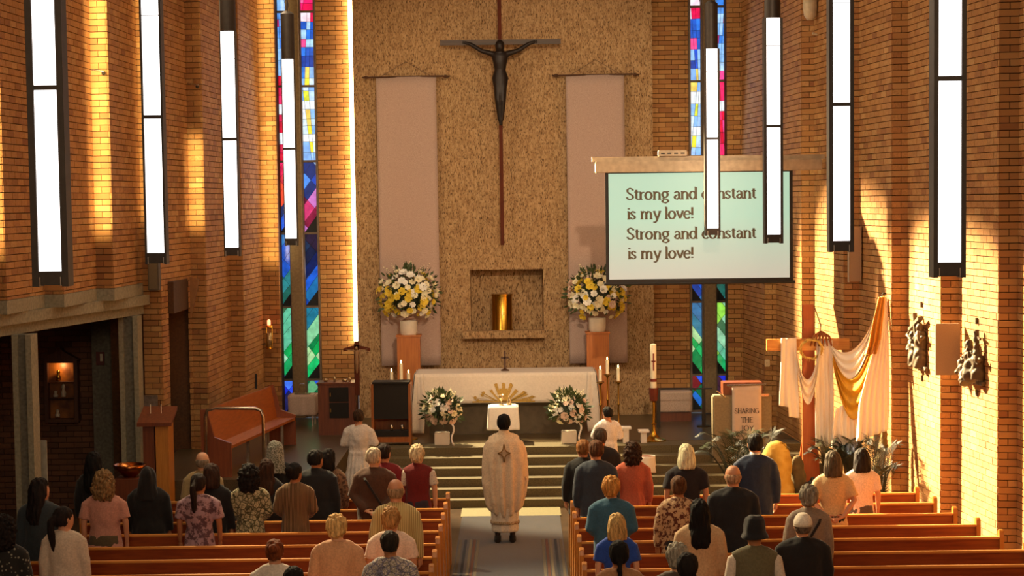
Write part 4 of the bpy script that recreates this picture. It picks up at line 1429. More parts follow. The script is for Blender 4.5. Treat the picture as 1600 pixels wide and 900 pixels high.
for k, zz_ in enumerate((.36, .66)): MB().box(0, W_, .02, .14, H_ * zz_ - .008, H_ * zz_).build('shelf', OR, r)
lp_ = light('POINT', 'cabinet_bulb', (a_.x + W_ / 2, Yn + .05, a_.z + H_ - .05), (0, 0, 0), 2.2, (1, .6, .25), shadow_soft_size=.02)
IV = plain('ivory', '#c8b8a0', .5)
for (dx_, zz_, hh, nm, lab) in ((.22, .38, .2, 'statuette', 'pale robed statuette on the middle shelf of the amber cabinet'), (.1, .38, .1, 'small_vase', 'little vase left on the middle shelf of the amber cabinet'), (.15, .68, .16, 'reliquary', 'small gilt vessel on the top shelf of the amber cabinet'), (.12, .02, .12, 'jar', 'pale jar at the bottom of the amber cabinet')):
    q = empty(nm, (a_.x + dx_, Yn + .08, a_.z + H_ * zz_ + .004), 0, lab, 'ornament')
    MB().lathe([(.01, 0), (.035, 0), (.04, hh * .3), (.022, hh * .6), (.03, hh * .75), (.024, hh * .92), (.005, hh)], n=10).build('body', IV if nm != 'reliquary' else GOLD, q, smooth=True)
# fire-alarm style red box on the column
p = at(157, 560, SAY - .26)
r = empty('alarm_box', (p.x, SAY - .29, p.z - .1), 0, 'small red box on the dark column in the side aisle', 'alarm')
MB().box(-.06, .06, 0, .04, 0, .2).build('case', plain('dull_red', '#5c1a14', .5), r)
MB().box(.0, .04, -.005, 0, .06, .17).build('label_plate', IV, r)

# sanctuary lamp on its wall bracket by the left window
p = at(421, 520, 35.2)
r = empty('sanctuary_lamp', (p.x, 35.15, p.z), 0, 'brass and glass sanctuary lamp with red glow on a bracket by the left window', 'lamp')
for dx_ in (-.05, .05):
    MB().tube([(dx_, 0, -.28), (dx_, 0, .12)], .008, 6).build('rod', GOLD, r)
MB().lathe([(.02, -.28), (.06, -.28), (.06, -.25), (.02, -.25)]).build('bottom_ring', GOLD, r)
MB().lathe([(.02, .10), (.06, .10), (.06, .13), (.02, .14)]).build('top_ring', GOLD, r)
MB().lathe([(.01, -.25), (.04, -.25), (.045, .0), (.04, .0), (.035, -.24), (.01, -.24)]).build('glass', GLS, r, smooth=True)
mt, n, b = nt('red_flame'); b.inputs['Emission Color'].default_value = (1, .12, .05, 1); b.inputs['Emission Strength'].default_value = 6
MB().lathe([(.01, .14), (.03, .14), (.03, .22), (.01, .24)]).build('red_glass', mt, r)
for z_ in (.07, -.2): MB().tube([(-.05, 0, z_), (-.36, .1, z_ + .01)], .008, 6).build('bracket', LAMPM, r)

# wall bits on the left
p = at(341, 488, 32.6)
r = empty('wall_light', (p.x - .06, 32.6, p.z), 0, 'small white diamond shaped light fitting on the left brick wall', 'light fitting')
MB().rings([(0, 0, -.12, .01, .01), (0, 0, 0, .07, .09), (.0, 0, .14, .008, .008)], 10).build('shade', IV, r, smooth=True)
for k, (px, py, Y, L, lab) in enumerate(((152, 112, 27.7, .22, 'short metal rod bracket high on the bright brick strip at far left'), (300, 133, 31.4, .17, 'short metal rod bracket beside the slim left pendant lamp'))):
    p = at(px, py, Y)
    r = empty('wall_bracket', (p.x, Y, p.z), 0, lab, 'bracket')
    MB().tube([(-.08, 0, .03), (.1, -.03, 0)], .011, 7).build('rod', CHROME, r)
    MB().ball((.08, .02, -.02), .03, 8, 6).build('mount', LAMPM, r)
p0, p1 = at(229, 358, 29.2), at(248, 454, 29.2)
r = empty('column_speaker', (p0.x, 29.2, p1.z), 0, 'dark narrow column loudspeaker at the end of the left brick overhang', 'loudspeaker')
MB().box(0, p1.x - p0.x, 0, .2, 0, p0.z - p1.z).build('cabinet', plain('speaker_brown', '#4c3f2e', .7), r, bevel=.01)
MB().box(.015, p1.x - p0.x - .015, -.006, 0, .02, p0.z - p1.z - .02).build('grille', plain('speaker_grille', '#63533c', .8, var=.3, scale=150), r)
p0, p1 = at(296, 432, 31.2), at(312, 490, 31.2)
r = empty('acoustic_board', (p0.x, 31.2, p1.z), 0, 'small brown board tapering downward on the brick right of the doorway', 'board')
MB().prism([(0, 0), (.03, 0), (p1.x - p0.x, p0.z - p1.z - .05), (0, p0.z - p1.z)], 'y', 0, .05).build('board', plain('brown_board', '#8a5c30', .7), r)
p = at(400, 596, 34.5)
r = empty('vent_grille', (p.x, 34.4, p.z - .12), 0, 'small dark slot plate on the brick above the choir bench', 'vent')
MB().box(-.03, .03, 0, .03, 0, .26).build('plate', BLK, r)

# ================================================================ right side furniture
# low credence behind a rail, right of the paschal candle
Yr = 34.6
a_, b_ = at(1028, 668, Yr), at(1080, 612, Yr)
r = empty('side_table', (a_.x, Yr, SZ), 0, 'dark side table with a pale runner against brick right of the stone panel', 'table')
W_ = b_.x - a_.x; H_ = b_.z - SZ
MB().box(0, W_, .02, .5, 0, H_).build('body', CAB, r)
cloth('runner', lambda u, v: Vector((u * (W_ + .02) - .01, .50 - min(v, .55) / .55 * .51, H_ + .005 - max(0, v - .55) / .45 * .36)), 12, 20, LACE, r, .004)
r0_, r1_ = at(1027, 608, 33.8), at(1113, 606, 33.8)
r = empty('communion_rail', (r0_.x, 33.8, SZ), 0, 'thin dark metal rail on posts in front of the dark side table', 'rail')
hz = r0_.z - SZ
MB().tube([(0, 0, hz), (r1_.x - r0_.x, 0, hz)], .014, 8).build('top_bar', LAMPM, r)
for X in (0.02, r1_.x - r0_.x - .15): MB().box(X - .03, X + .03, -.03, .03, 0, hz).build('post', LAMPM, r)
MB().lathe([(.02, 0), (.12, 0), (.12, .02), (.02, .03)], (r1_.x - r0_.x - .15, 0, 0)).build('foot', LAMPM, r)

# little white posts / stool and draped round stand
for k, (px0, px1, y0, y1, Y, lab) in enumerate(((971, 986, 668, 712, 31.6, 'small white stool behind the robed server at the right'), (999, 1014, 680, 715, 31.6, 'narrow white stand beside the Easter candle'))):
    a_, b_ = at(px0, y0, Y), at(px1, y1, Y)
    r = empty('white_stand', (a_.x, Y, SZ), 0, lab, 'stand')
    W_ = b_.x - a_.x; H_ = max(a_.z - SZ, .2)
    MB().box(.03, W_ - .03, .03, .2, 0, H_ - .03).build('post', LINW, r)
    MB().box(-.01, W_ + .01, 0, .24, H_ - .03, H_).build('top', LINW, r)
p = at(1010, 715, 30.6)
r = empty('draped_stand', (p.x, 30.75, .494), 0, 'small round stand with white drape on the steps by the curly haired woman', 'stand')
zz_ = p.z - .494
MB().lathe([(.02, 0), (.03, 0), (.03, zz_ - .02), (.14, zz_ - .02), (.14, zz_), (.01, zz_)]).build('table', CAB, r)
cloth('drape', lambda u, v: Vector(((.145 + .02 * v + .01 * sin(u * 50) * v) * cos(2 * pi * u), (.145 + .02 * v + .01 * sin(u * 50) * v) * sin(2 * pi * u), zz_ + .01 - v * .26)), 48, 8, LINW, r, .004)

# ambo with the banner
Yb = 30.9
a_, b_ = at(1114, 690, Yb), at(1206, 617, Yb)
r = empty('ambo', (a_.x, Yb, SZ * .9 - .06), 0, 'broad grey stone ambo with dark reading top behind the palm leaves', 'ambo')
zf = RIS * 4
r.location.z = zf
W_, H_ = b_.x - a_.x, b_.z - zf
AMB = plain('ambo_stone', '#8b7c60', .8, var=.15, scale=30)
MB().box(0, W_, 0, .25, 0, H_).build('body', AMB, r, bevel=.02)
ex0, ex1, ez = at(1130, 600, Yb).x - a_.x, at(1192, 600, Yb).x - a_.x, at(1150, 598, Yb).z - zf
MB().box(ex0, ex1, .02, .4, H_, ez).build('reading_top', CAB, r, bevel=.01)
bx0, bx1 = at(1144, 640, Yb - .03).x - a_.x, at(1190, 640, Yb - .03).x - a_.x
bz0 = at(1160, 690, Yb).z - zf
zt_ = at(1160, 602, Yb).z - zf
cloth('banner', lambda u, v: Vector((bx0 + u * (bx1 - bx0), -.03 + .004 * sin(u * 6), zt_ - v * (zt_ - bz0))), 8, 12, plain('banner_white', '#cdbcae', .9, var=.05), r, .004)
MB().tube([(bx0 - .08, -.03, zt_ + .0), (bx1 + .08, -.03, zt_ + .01)], .014, 8).build('banner_rod', CHROME, r)
TXD = plain('lettering_dark', '#3c342c', .9)
for s_, y_, x0_, x1_ in (('SHARING', 646, 1148, 1186), ('THE', 660, 1158, 1177), ('JOY', 673, 1158, 1178)):
    p0, p1 = at(x0_, y_, Yb - .04), at(x1_, y_ - .4, Yb - .04)
    textmb(s_, p0.x - a_.x, p0.z - zf, p1.x - p0.x, .052, .22, .11, yf=-.036).build('lettering', TXD, r)
MB().tube([(bx0 - .12, -.1, H_ - .02), (bx0 - .25, -.12, H_ + .08)], .012, 6).build('microphone', CHROME, r)
MB().box(W_ - .25, W_ - .05, -.02, .0, H_ - .02, H_ + .02).build('edge_trim', CHROME, r)

# Easter garden: plinth, rock tomb, crosses, cloths, palms
Yg = 28.6
a_, b_ = at(1196, 782, 28.2), at(1362, 782, 28.2)
GZ = .22
SAND = plain('sand_cloth', '#b89c68', .95, var=.2, scale=18, bmp=.4)
r = MB().box(a_.x, b_.x, 28.2, 29.15, 0, GZ).build('garden_plinth', SAND, bevel=.03)
tagp(r, 'low plinth covered in sandy cloth under the stone tomb and cross', 'plinth')
def rock(name, c, rad, mat, lab, seed, vox=.03):
    m_ = MB().ball(c, rad, 18, 12).ball((c[0] + rad[0] * .15, c[1], c[2] - rad[2] * .45), (rad[0] * .95, rad[1] * .9, rad[2] * .6), 16, 10)
    me = remesh(m_, vox, 2)
    displace(me, lambda p_, nn: nn * (.07 * noise.noise(p_ * 3 + Vector((seed, 0, 0))) + .02 * noise.noise(p_ * 11)))
    me.transform(Matrix.Translation((0, 0, 0)))
    o = mesh_obj(name, me, mat)
    tagp(o, lab, 'rock')
    zmin = min(v.co.z for v in me.vertices)
    for v in me.vertices:
        if v.co.z < GZ + .004: v.co.z = GZ + .002
    return o
mt, n, b = nt('ochre_rock')
t = tex(n, 'Noise', 4, Detail=6.0)
n.links.new(ramp(n, t.outputs[0], [(.3, '#9a7428'), (.55, '#c49c40'), (.8, '#d4b25c')]), b.inputs['Base Color'])
b.inputs['Roughness'].default_value = .9
bump(n, b, t.outputs[0], .6, .02)
p = at(1212, 720, 28.6)
rock('tomb_rock', (p.x, 28.62, GZ + .42), (.25, .21, .47), mt, 'tall ochre boulder standing on the sandy plinth', 3)
p = at(1246, 715, 28.7)
rock('stone_disc', (p.x, 28.72, GZ + .33), (.12, .08, .36), plain('grey_green_rock', '#6c5c3a', .9, var=.2, bmp=.4), 'grey green rounded stone just right of the ochre boulder', 5)
p = at(1262, 745, 28.42)
m_ = MB().rings([(p.x, 28.42, GZ + .0, .21, .11), (p.x + .02, 28.42, GZ + .12, .17, .1), (p.x + .04, 28.42, GZ + .26, .09, .08), (p.x + .05, 28.42, GZ + .38, .03, .03)], 18)
me = remesh(m_, .025, 1)
displace(me, lambda p_, nn: nn * (.03 * sin(p_.x * 40 + p_.z * 12)) if p_.z > GZ + .03 else nn * 0)
tagp(mesh_obj('black_drape', me, plain('black_satin', '#1a1612', .35)), 'crumpled heap of black cloth at the foot of the wooden cross', 'cloth')
p = at(1225, 776, 28.3)
r = empty('pillar_candle', (p.x, 28.28, GZ), 0, 'short cream pillar candle at the front of the sandy plinth', 'candle')
MB().lathe([(.01, 0), (.032, 0), (.032, .14), (.01, .145)]).build('wax', plain('yellow_wax', '#d8b860', .5), r, smooth='auto')
MB().tube([(0, 0, .145), (0, 0, .16)], .003, 5).build('wick', BLK, r)

Yk = 28.95
CRW = wood('cross_timber', '#9c4a1a', '#b8622a', .5, 'z')
CRX = wood('cross_timber_x', '#b87430', '#d89c4c', .45, 'x')
p = at(1263, 538, Yk)
r = empty('wooden_cross', (p.x, Yk, GZ), 0, 'tall rough timber cross draped with white cloth at the right', 'cross')
zt_ = at(1262, 476, Yk).z - GZ; zc = p.z - GZ
MB().box(-.085, .085, 0, .08, 0, zt_).build('upright', CRW, r, bevel=.006)
xa, xb = at(1197, 538, Yk).x - p.x, at(1326, 538, Yk).x - p.x
MB().box(xa, xb, -.08, 0, zc - .085, zc + .085).build('crossbar', CRX, r, bevel=.006)
MB().box(-.07, .04, -.03, 0, zt_ - .34, zt_ - .22).build('title_board', CRW, r, bevel=.004)
MB().add([(-.2, .1, 0), (.2, .1, 0), (.12, .1, 1.3), (-.02, .1, 1.3), (-.2, .14, 0), (.2, .14, 0), (.12, .14, 1.3), (-.02, .14, 1.3)], [(0, 1, 2, 3), (7, 6, 5, 4), (0, 3, 7, 4), (1, 5, 6, 2), (3, 2, 6, 7), (0, 4, 5, 1)]).build('rear_brace', CRW, r)
# crown of thorns
r = empty('crown_of_thorns', (p.x + .02, Yk - .13, p.z - .06), 0, 'woven crown of thorns hanging on the middle of the timber cross', 'crown')
TH = plain('thorn_straw', '#c8a858', .8, var=.3)
cr = MB(); th = MB()
for q in range(3):
    pts = [Vector((.155 * cos(A) + .012 * sin(5 * A + q * 2), -.04 * sin(A) + .012 * cos(5 * A + q * 2) - .02, .14 * sin(A) + .01 * sin(7 * A + q))) for A in [2 * pi * i / 32 for i in range(33)]]
    cr.tube(pts, .011, 6, cap=False)
rr_ = random.Random(2)
for q in range(34):
    A = 2 * pi * q / 34
    c_ = Vector((.155 * cos(A), -.04 * sin(A) - .02, .14 * sin(A)))
    d = (Vector((cos(A), rr_.uniform(-.8, .3), sin(A))) + Vector((rr_.uniform(-.6, .6), 0, rr_.uniform(-.6, .6)))).normalized()
    th.tube([c_, c_ + d * .055], [.005, .0008], 4)
cr.build('woven_ring', TH, r, smooth=True); th.build('thorn', TH, r)
# rope with sponge pole at the right of the upright
p1_, p2_ = at(1272, 478, Yk - .02), at(1282, 508, Yk - .06)
r = empty('brown_scarf', (p2_.x, Yk - .12, p.z), 0, 'brown cord and cloth hanging on the cross arm beside the crown', 'cord')
MB().tube([(p1_.x - p2_.x, .1, p1_.z - p.z), (.0, .03, p2_.z - p.z), (-.02, 0, .16)], .007, 6).build('cord', DKW, r)
for q in range(6):
    MB().tube([(0, .02, .2), (-.11 + q * .045, -.0, .12), (-.16 + q * .062, -.02, -.02)], [.012, .02, .012], 7).build('strand', plain('brown_cloth', '#8a4c22', .8), r, smooth=True)

mt, n, b = nt('sheer_white')
b.inputs['Base Color'].default_value = lin('#f2e6d6')
b.inputs['Roughness'].default_value = .8
b.inputs['Subsurface Weight'].default_value = .0
SHEER = mt
GOLDC = plain('gold_cloth', '#d89a1c', .6, var=.12, scale=10)
# white cloth over the left arm of the cross, swagging to the right
def drape(name, path, width, zbot, mat, lab, folds, Y0, amp=.035, seed=0):
    """vertical curtain hanging from a top line (x0,x1,ztop) to zbot"""
    (x0, x1, ztop0, ztop1) = path
    def fn(u, v):
        x = x0 + (x1 - x0) * u
        zt_ = ztop0 + (ztop1 - ztop0) * u
        zb_ = zbot(u) if callable(zbot) else zbot
        k = .35 + .65 * v
        return Vector((x + .01 * sin(v * 5 + u * 4 + seed) * v + width * (u - .5) * v, Y0 - amp * k * (.5 + .5 * sin(u * folds * 2 * pi + .6 * sin(v * 3 + seed))) - amp * .3 * k * sin(u * folds * 5.1 + seed), zt_ + (zb_ - zt_) * v))
    o = cloth(name, fn, max(24, int(folds * 12)), 30, mat, None, .004)
    tagp(o, lab, 'cloth')
    return o
zq = lambda py: at(1262, py, Yk).z
xq = lambda px: at(px, 600, Yk).x
drape('white_drape', (xq(1219), xq(1243), zq(527), zq(527)), .05, lambda u: zq(632) - .14 * (u > .45) * 1.0 - .05 * u, SHEER, 'white cloth panel hanging from the left arm of the cross', 3, Yk - .10)
drape('white_drape', (xq(1274), xq(1299), zq(530), zq(531)), .04, lambda u: zq(697), SHEER, 'long white cloth panel hanging just right of the cross upright', 3.5, Yk - .10, seed=2)
def swag(name, A, B, sag, wid, mat, lab, folds=3, nu=40, nv=12, yoff=0, thick=.004, amp=.03, bunch=(.3, .3)):
    A, B = Vector(A), Vector(B)
    def fn(u, v):
        c_ = A + (B - A) * u
        s_ = 4 * u * (1 - u)
        k = bunch[0] * (1 - u) + bunch[1] * u + s_ * 1.0 * (1 - max(bunch) * .3)
        w_ = (v - .5) * wid * k
        return Vector((c_.x, c_.y + yoff - amp * sin(v * folds * 2 * pi + u * 2), c_.z - sag * s_ + w_))
    o = cloth(name, fn, nu, nv * 3, mat, None, thick)
    tagp(o, lab, 'cloth')
    return o
swag('white_swag', (xq(1240), Yk - .16, zq(545)), (xq(1279), Yk - .16, zq(545)), .62, .30, SHEER, 'short deep white swag looped below the crown of thorns', 2.5)
swag('white_swag', (xq(1297), Yk - .14, zq(545)), (at(1366, 480, 28.1).x, 28.1, at(1366, 500, 28.1).z), .42, .34, SHEER, 'white swag from the right cross arm toward the wall hook', 3)
hk = at(1380, 462, 27.88)
swag('gold_swag', (xq(1298), Yk - .2, zq(560)), (hk.x - .02, 27.8, hk.z - .05), .95, .52, GOLDC, 'golden yellow swag between the cross arm and the wall hook', 3, bunch=(.25, .22), amp=.04)
# cloths falling from the wall hook
def fall(name, top, pts_l, pts_r, mat, lab, folds=4, amp=.03, Y0=27.78, y1=27.42, nu=40):
    """sheet between a left and a right outline (pixel polylines from top to bottom)"""
    def samp(pl, v):
        f_ = v * (len(pl) - 1); i = min(int(f_), len(pl) - 2); t_ = f_ - i
        return pl[i][0] + (pl[i + 1][0] - pl[i][0]) * t_, pl[i][1] + (pl[i + 1][1] - pl[i][1]) * t_
    def fn(u, v):
        Y = Y0 + (y1 - Y0) * v
        l_, r_ = samp(pts_l, v), samp(pts_r, v)
        q_ = at(l_[0] + (r_[0] - l_[0]) * u, l_[1] + (r_[1] - l_[1]) * u, Y)
        q_.y -= amp * (.25 + .75 * v) * sin(u * folds * 2 * pi + sin(v * 4))
        return q_
    o = cloth(name, fn, nu, 30, mat, None, .004)
    tagp(o, lab, 'cloth')
fall('white_fall', None, [(1376, 463), (1372, 520), (1355, 580), (1342, 630), (1338, 690)], [(1386, 464), (1388, 520), (1389, 580), (1389, 640), (1388, 672)], SHEER, 'long white cloth falling from the wall hook at the right', 5)
fall('gold_fall', None, [(1373, 464), (1364, 500), (1357, 535), (1350, 555)], [(1383, 463), (1381, 490), (1376, 530), (1369, 553)], plain('gold_cloth_dark', '#b87c20', .6, var=.12), 'darker gold cloth tail hanging from the wall hook', 2.5, .03, 27.7, 27.6)
fall('white_bundle', None, [(1306, 640), (1300, 668), (1300, 700)], [(1340, 618), (1342, 660), (1340, 715)], SHEER, 'gathered white cloth bundle glowing above the palm leaves', 4, .05, 28.55, 28.5)
light('POINT', 'garden_lamp', tuple(at(1328, 708, 28.35)), (0, 0, 0), 1.6, (.8, .85, 1), shadow_soft_size=.04)
hook = MB().tube([hk + Vector((.1, .06, .02)), hk + Vector((0, 0, .03)), hk + Vector((-.02, -.02, .0))], .012, 7).build('wall_hook', LAMPM)
tagp(hook, 'dark metal wall hook holding the gold and white cloths', 'hook')
# palms
def palm(px, ybase, Y, zfl, nf, L, lab, seed, mats, spread=1.0, htop=.7):
    rnd = random.Random(seed)
    p = at(px, ybase, Y)
    r = empty('palm_plant', (p.x, Y, zfl), 0, lab, 'plant')
    MB().lathe([(.02, 0), (.11, 0), (.14, .2), (.12, .2), (.1, .16), (.02, .16)]).build('pot', plain('dark_pot', '#2c2018', .7), r, smooth='auto')
    for i in range(nf):
        A = 2 * pi * i / nf + rnd.uniform(-.25, .25)
        out = Vector((cos(A) * spread, sin(A) * .5 * spread, 0))
        ll = L * rnd.uniform(.7, 1.1)
        hh = htop * rnd.uniform(.7, 1.15)
        pts = []
        for k in range(9):
            t_ = k / 8
            pts.append(Vector((0, 0, .18)) + out * (ll * t_) + Vector((0, 0, hh * (1.7 * t_ - 1.05 * t_ * t_))))
        mb = MB()
        mb.tube(pts, [.009 * (1 - .8 * k / 8) for k in range(9)], 5)
        for k in range(4, 41):
            t_ = k / 40
            j = min(int(t_ * 8), 7); f_ = t_ * 8 - j
            c_ = pts[j] * (1 - f_) + pts[j + 1] * f_
            tan = (pts[j + 1] - pts[j]).normalized()
            side = tan.cross(Vector((0, 0, 1))).normalized()
            lf = .25 * sin(pi * (.15 + .8 * t_)) * rnd.uniform(.85, 1.15)
            for sg in (-1, 1):
                d = (side * sg + tan * .8 + Vector((0, 0, .15 - .45 * t_))).normalized()
                w_ = tan * .0036
                mb.add([c_ - w_, c_ + w_, c_ + d * lf * .6 + w_ * .9, c_ + d * lf, c_ + d * lf * .6 - w_ * .9], [(0, 1, 2, 3, 4)])
        mb.build('frond', rnd.choice(mats), r)
    return r
PG = [plain('palm_green', '#2e341a', .95, var=.3), plain('palm_olive', '#443f20', .95, var=.3), plain('palm_dark', '#1a1e0e', .6, var=.3)]
palm(1148, 740, 29.3, 0, 18, .62, 'feathery potted palm in front of the grey ambo', 1, PG[:1] + PG[2:], 1.0, 1.35)
palm(1186, 745, 29.5, 0, 14, .5, 'dark potted palm between the ambo and the ochre boulder', 2, PG[2:], 1.0, 1.25)
palm(1302, 745, 28.5, GZ, 16, .4, 'olive potted palm just right of the black cloth heap', 3, PG, 1.0, .95)
palm(1330, 745, 28.4, GZ, 16, .30, 'potted palm in the middle of the palms before the white cloths', 4, PG, 1.0, 1.0)
palm(1374, 750, 27.0, 0, 15, .33, 'potted palm nearest the right brick wall with upright leaves', 5, PG[1:], .9, 1.5)
# driftwood leaning among palms
p0, p1 = at(1372, 735, 27.5), at(1381, 668, 27.5)
d_ = MB().tube([p0, (p0 + p1) / 2 + Vector((.03, 0, 0)), p1], [.09, .07, .04], 9)
me = remesh(d_, .02, 1); displace(me, lambda q_, nn: nn * .02 * noise.noise(q_ * 14))
tagp(mesh_obj('driftwood', me, plain('driftwood', '#7a6238', .9, var=.3)), 'pale gnarled driftwood standing among the palms by the wall', 'driftwood')

# ---- stations of the cross: relief groups fixed to the right wall
BRZ = plain('relief_bronze', '#4e3f2c', .6, .2, var=.2, scale=14)
def station(px0, px1, py0, py1, y0, y1, kind, lab):
    pa, pb = at(px0, (py0 + py1) / 2, y0), at(px1, (py0 + py1) / 2, y1)
    o3 = Vector((pa.x, pa.y, 0)); d = Vector((pb.x - pa.x, pb.y - pa.y, 0)); W_ = d.length; d.normalize()
    H_ = at((px0 + px1) / 2, py0, (y0 + y1) / 2).z - at((px0 + px1) / 2, py1, (y0 + y1) / 2).z
    z0 = at((px0 + px1) / 2, py1, (y0 + y1) / 2).z
    nrm = Vector((d.y, -d.x, 0))
    if nrm.x > 0: nrm = -nrm
    M = Matrix((d, -nrm, Vector((0, 0, 1)))).transposed().to_4x4()
    r = empty('station_relief', (pa.x, pa.y, z0), 0, lab, 'relief', 'bronze stations on the right wall')
    def P(u, h_, dep=.05): return M @ Vector((u * W_, -dep, h_ * H_))
    f = MB()
    def fig(u, hb, ht, w_, lean=0, dep=.06):
        hgt = (ht - hb)
        ctr = []
        for t_, k_ in ((0, 1.0), (.25, 1.05), (.5, .8), (.72, 1.0), (.84, .7), (.88, .35)):
            ctr.append((P(u + lean * t_, hb + hgt * t_, dep), w_ * W_ * k_))
        f.tube([c_ for c_, _ in ctr], [q_ for _, q_ in ctr], 12)
        f.ball(P(u + lean * .97, hb + hgt * .95, dep + .02), (.055, .055, .07), 12, 8)
        f.tube([P(u + lean * .75 - w_ * .9, hb + hgt * .74, dep), P(u + lean * .6 - w_ * 1.5, hb + hgt * .55, dep + .06), P(u + lean * .6 - w_ * .4, hb + hgt * .5, dep + .09)], [.035, .028, .02], 8)
        f.tube([P(u + lean * .75 + w_ * .9, hb + hgt * .74, dep), P(u + lean * .6 + w_ * 1.4, hb + hgt * .6, dep + .06), P(u + lean * .8 + w_ * 1.2, hb + hgt * .9, dep + .08)], [.035, .028, .02], 8)
    f.box(0, W_, -.06, -.0, 0, .05, M)
    if kind == 0:
        fig(.66, .04, .78, .17, .06)
        fig(.30, .04, .62, .15, -.05, .08)
        bars = MB().bar(P(.05, .68, .1), P(.88, .92, .1), .07, .05).bar(P(.38, .98, .1), P(.62, .45, .1), .06, .05)
        f.tube([P(.1, .5, .1), P(-.25, .58, .1), P(.1, .68, .1)], [.03, .03, .02], 8)
    else:
        fig(.35, .1, .74, .17, .05, .08)
        fig(.78, .1, .62, .17, 0, .06)
        fig(.25, .0, .35, .16, -.3, .1)
        f.ball(P(.6, .2, .09), (.16, .1, .12), 12, 8)
        f.ball(P(.62, .35, .09), (.12, .08, .1), 12, 8)
        f.tube([P(.8, .6, .08), P(.78, .8, .09), P(.72, .98, .1)], [.04, .03, .02], 8)
        bars = MB().bar(P(.78, .5, .07), P(.74, 1.0, .07), .05, .04).bar(P(.6, .9, .07), P(.98, .84, .07), .03, .03)
    me = remesh(f, .012, 1)
    displace(me, lambda q_, nn: nn * (.005 * sin(q_.z * 50 + q_.y * 60 + 5 * noise.noise(q_ * 5))))
    mesh_obj('figures', me, BRZ, r)
    bars.build('cross', BRZ, r, bevel=.004)
    for c_ in r.children: c_.matrix_local = Matrix.Identity(4)
    MB().box(W_ * .4, W_ * .45, -.03, 0, H_ + .06, H_ + .14, M).build('numeral', BRZ, r)
    MB().box(W_ * .4, W_ * .48, -.02, 0, -.16, -.08, M).build('name_plate', BRZ, r)
    return r
def faceY(i, px):  # depth on the wide face from corner i to i+1 of the right wall at pixel px
    for t_ in range(101):
        q_ = (rp[i][0] + (rp[i + 1][0] - rp[i][0]) * t_ / 100, rp[i][1] + (rp[i + 1][1] - rp[i][1]) * t_ / 100)
        if pix((q_[0], q_[1], 3))[0] >= px: return q_[1] - .03
    return rp[i + 1][1] - .03
station(1433, 1452, 488, 577, faceY(9, 1433), faceY(9, 1452), 0, 'bronze relief of figures carrying a cross, left of the grey square panel')
station(1517, 1541, 514, 600, faceY(11, 1517), faceY(11, 1541), 1, 'bronze relief of crouching figures at a raised cross, right of the grey panel')

# panels, speakers and boxes on the right wall
FAB = plain('beige_fabric', '#a08468', .95, var=.15, scale=120)
for (x0_, y0_, x1_, y1_, Y, nm, lab, cat, dep) in (
    (1462, 506, 1500, 586, 25.6, 'fabric_board', 'beige grey square panel fixed between the two bronze reliefs', 'panel', .04),
    (1327, 355, 1345, 440, 29.1, 'wall_speaker', 'slim beige column loudspeaker behind the third right pendant lamp', 'loudspeaker', .1),
    (1281, 222, 1294, 249, 31.0, 'junction_box', 'pale grey box on the wall above the end of the screen casing', 'box', .1),
    (1280, 40, 1291, 66, 31.0, 'sensor_box', 'cream box high on the right wall near the second pendant lamp', 'box', .1),
    (1195, 562, 1203, 573, 32.6, 'power_socket', 'small cream wall socket left of the timber cross', 'socket', .03)):
    p0, p1 = at(x0_, y0_, Y), at(x1_, y1_, Y)
    r = empty(nm, (p0.x, Y, p1.z), 0, lab, cat)
    mm = FAB if nm in ('fabric_board', 'wall_speaker') else plain('cream_plastic', '#c8b898', .5)
    MB().box(0, p1.x - p0.x, 0, dep, 0, p0.z - p1.z).build('cabinet', mm, r, bevel=.008)
    if nm == 'wall_speaker': MB().box(-.008, 0, -.006, dep, -.008, p0.z - p1.z + .008).box(p1.x - p0.x, p1.x - p0.x + .008, -.006, dep, -.008, p0.z - p1.z + .008).build('trim', CASE, r)
    if nm == 'power_socket': MB().box(.03, .04, -.005, 0, .04, .08).build('switch', BLK, r)
    if nm == 'sensor_box': MB().tube([(0, .04, .12), (-.1, .02, .14)], .02, 8).build('arm', mm, r)
p = at(1266, 14, 31.0)
r = empty('wall_horn_speaker', (p.x, 31.0, p.z), 0, 'rounded cream loudspeaker near the top of the right wall', 'loudspeaker')
MB().rings([(0, 0, -.17, .05, .05), (0, 0, -.1, .1, .09), (0, 0, .02, .11, .1), (0, 0, .15, .11, .1)], 16).build('shell', plain('cream_plastic', '#c8b898', .5), r, smooth=True)
MB().box(-.02, .3, .08, .12, -.02, .02).build('bracket', LAMPM, r)
# ================================================================ people
SKIN = {k: plain('skin_' + k, c, .55, var=.05) for k, c in (('light', '#c98f6c'), ('pale', '#d8a582'), ('tan', '#a8704a'), ('brown', '#7a4a2c'), ('dark', '#2e1c12'))}
HAIRM = {}
def hairmat(c):
    if c not in HAIRM:
        mt, n, b = nt('hair_' + c.strip('#'))
        t = tex(n, 'Noise', 48, (1, 1, .16), Detail=5.0, Roughness=.75)
        cc = lin(c)
        n.links.new(ramp(n, t.outputs[0], [(.36, tuple(x * .4 for x in cc[:3])), (.64, tuple(min(1, x * 1.45) for x in cc[:3]))]), b.inputs['Base Color'])
        b.inputs['Roughness'].default_value = .72
        b.inputs['Specular IOR Level'].default_value = .25
        bump(n, b, t.outputs[0], .8, .012)
        HAIRM[c] = mt
    return HAIRM[c]


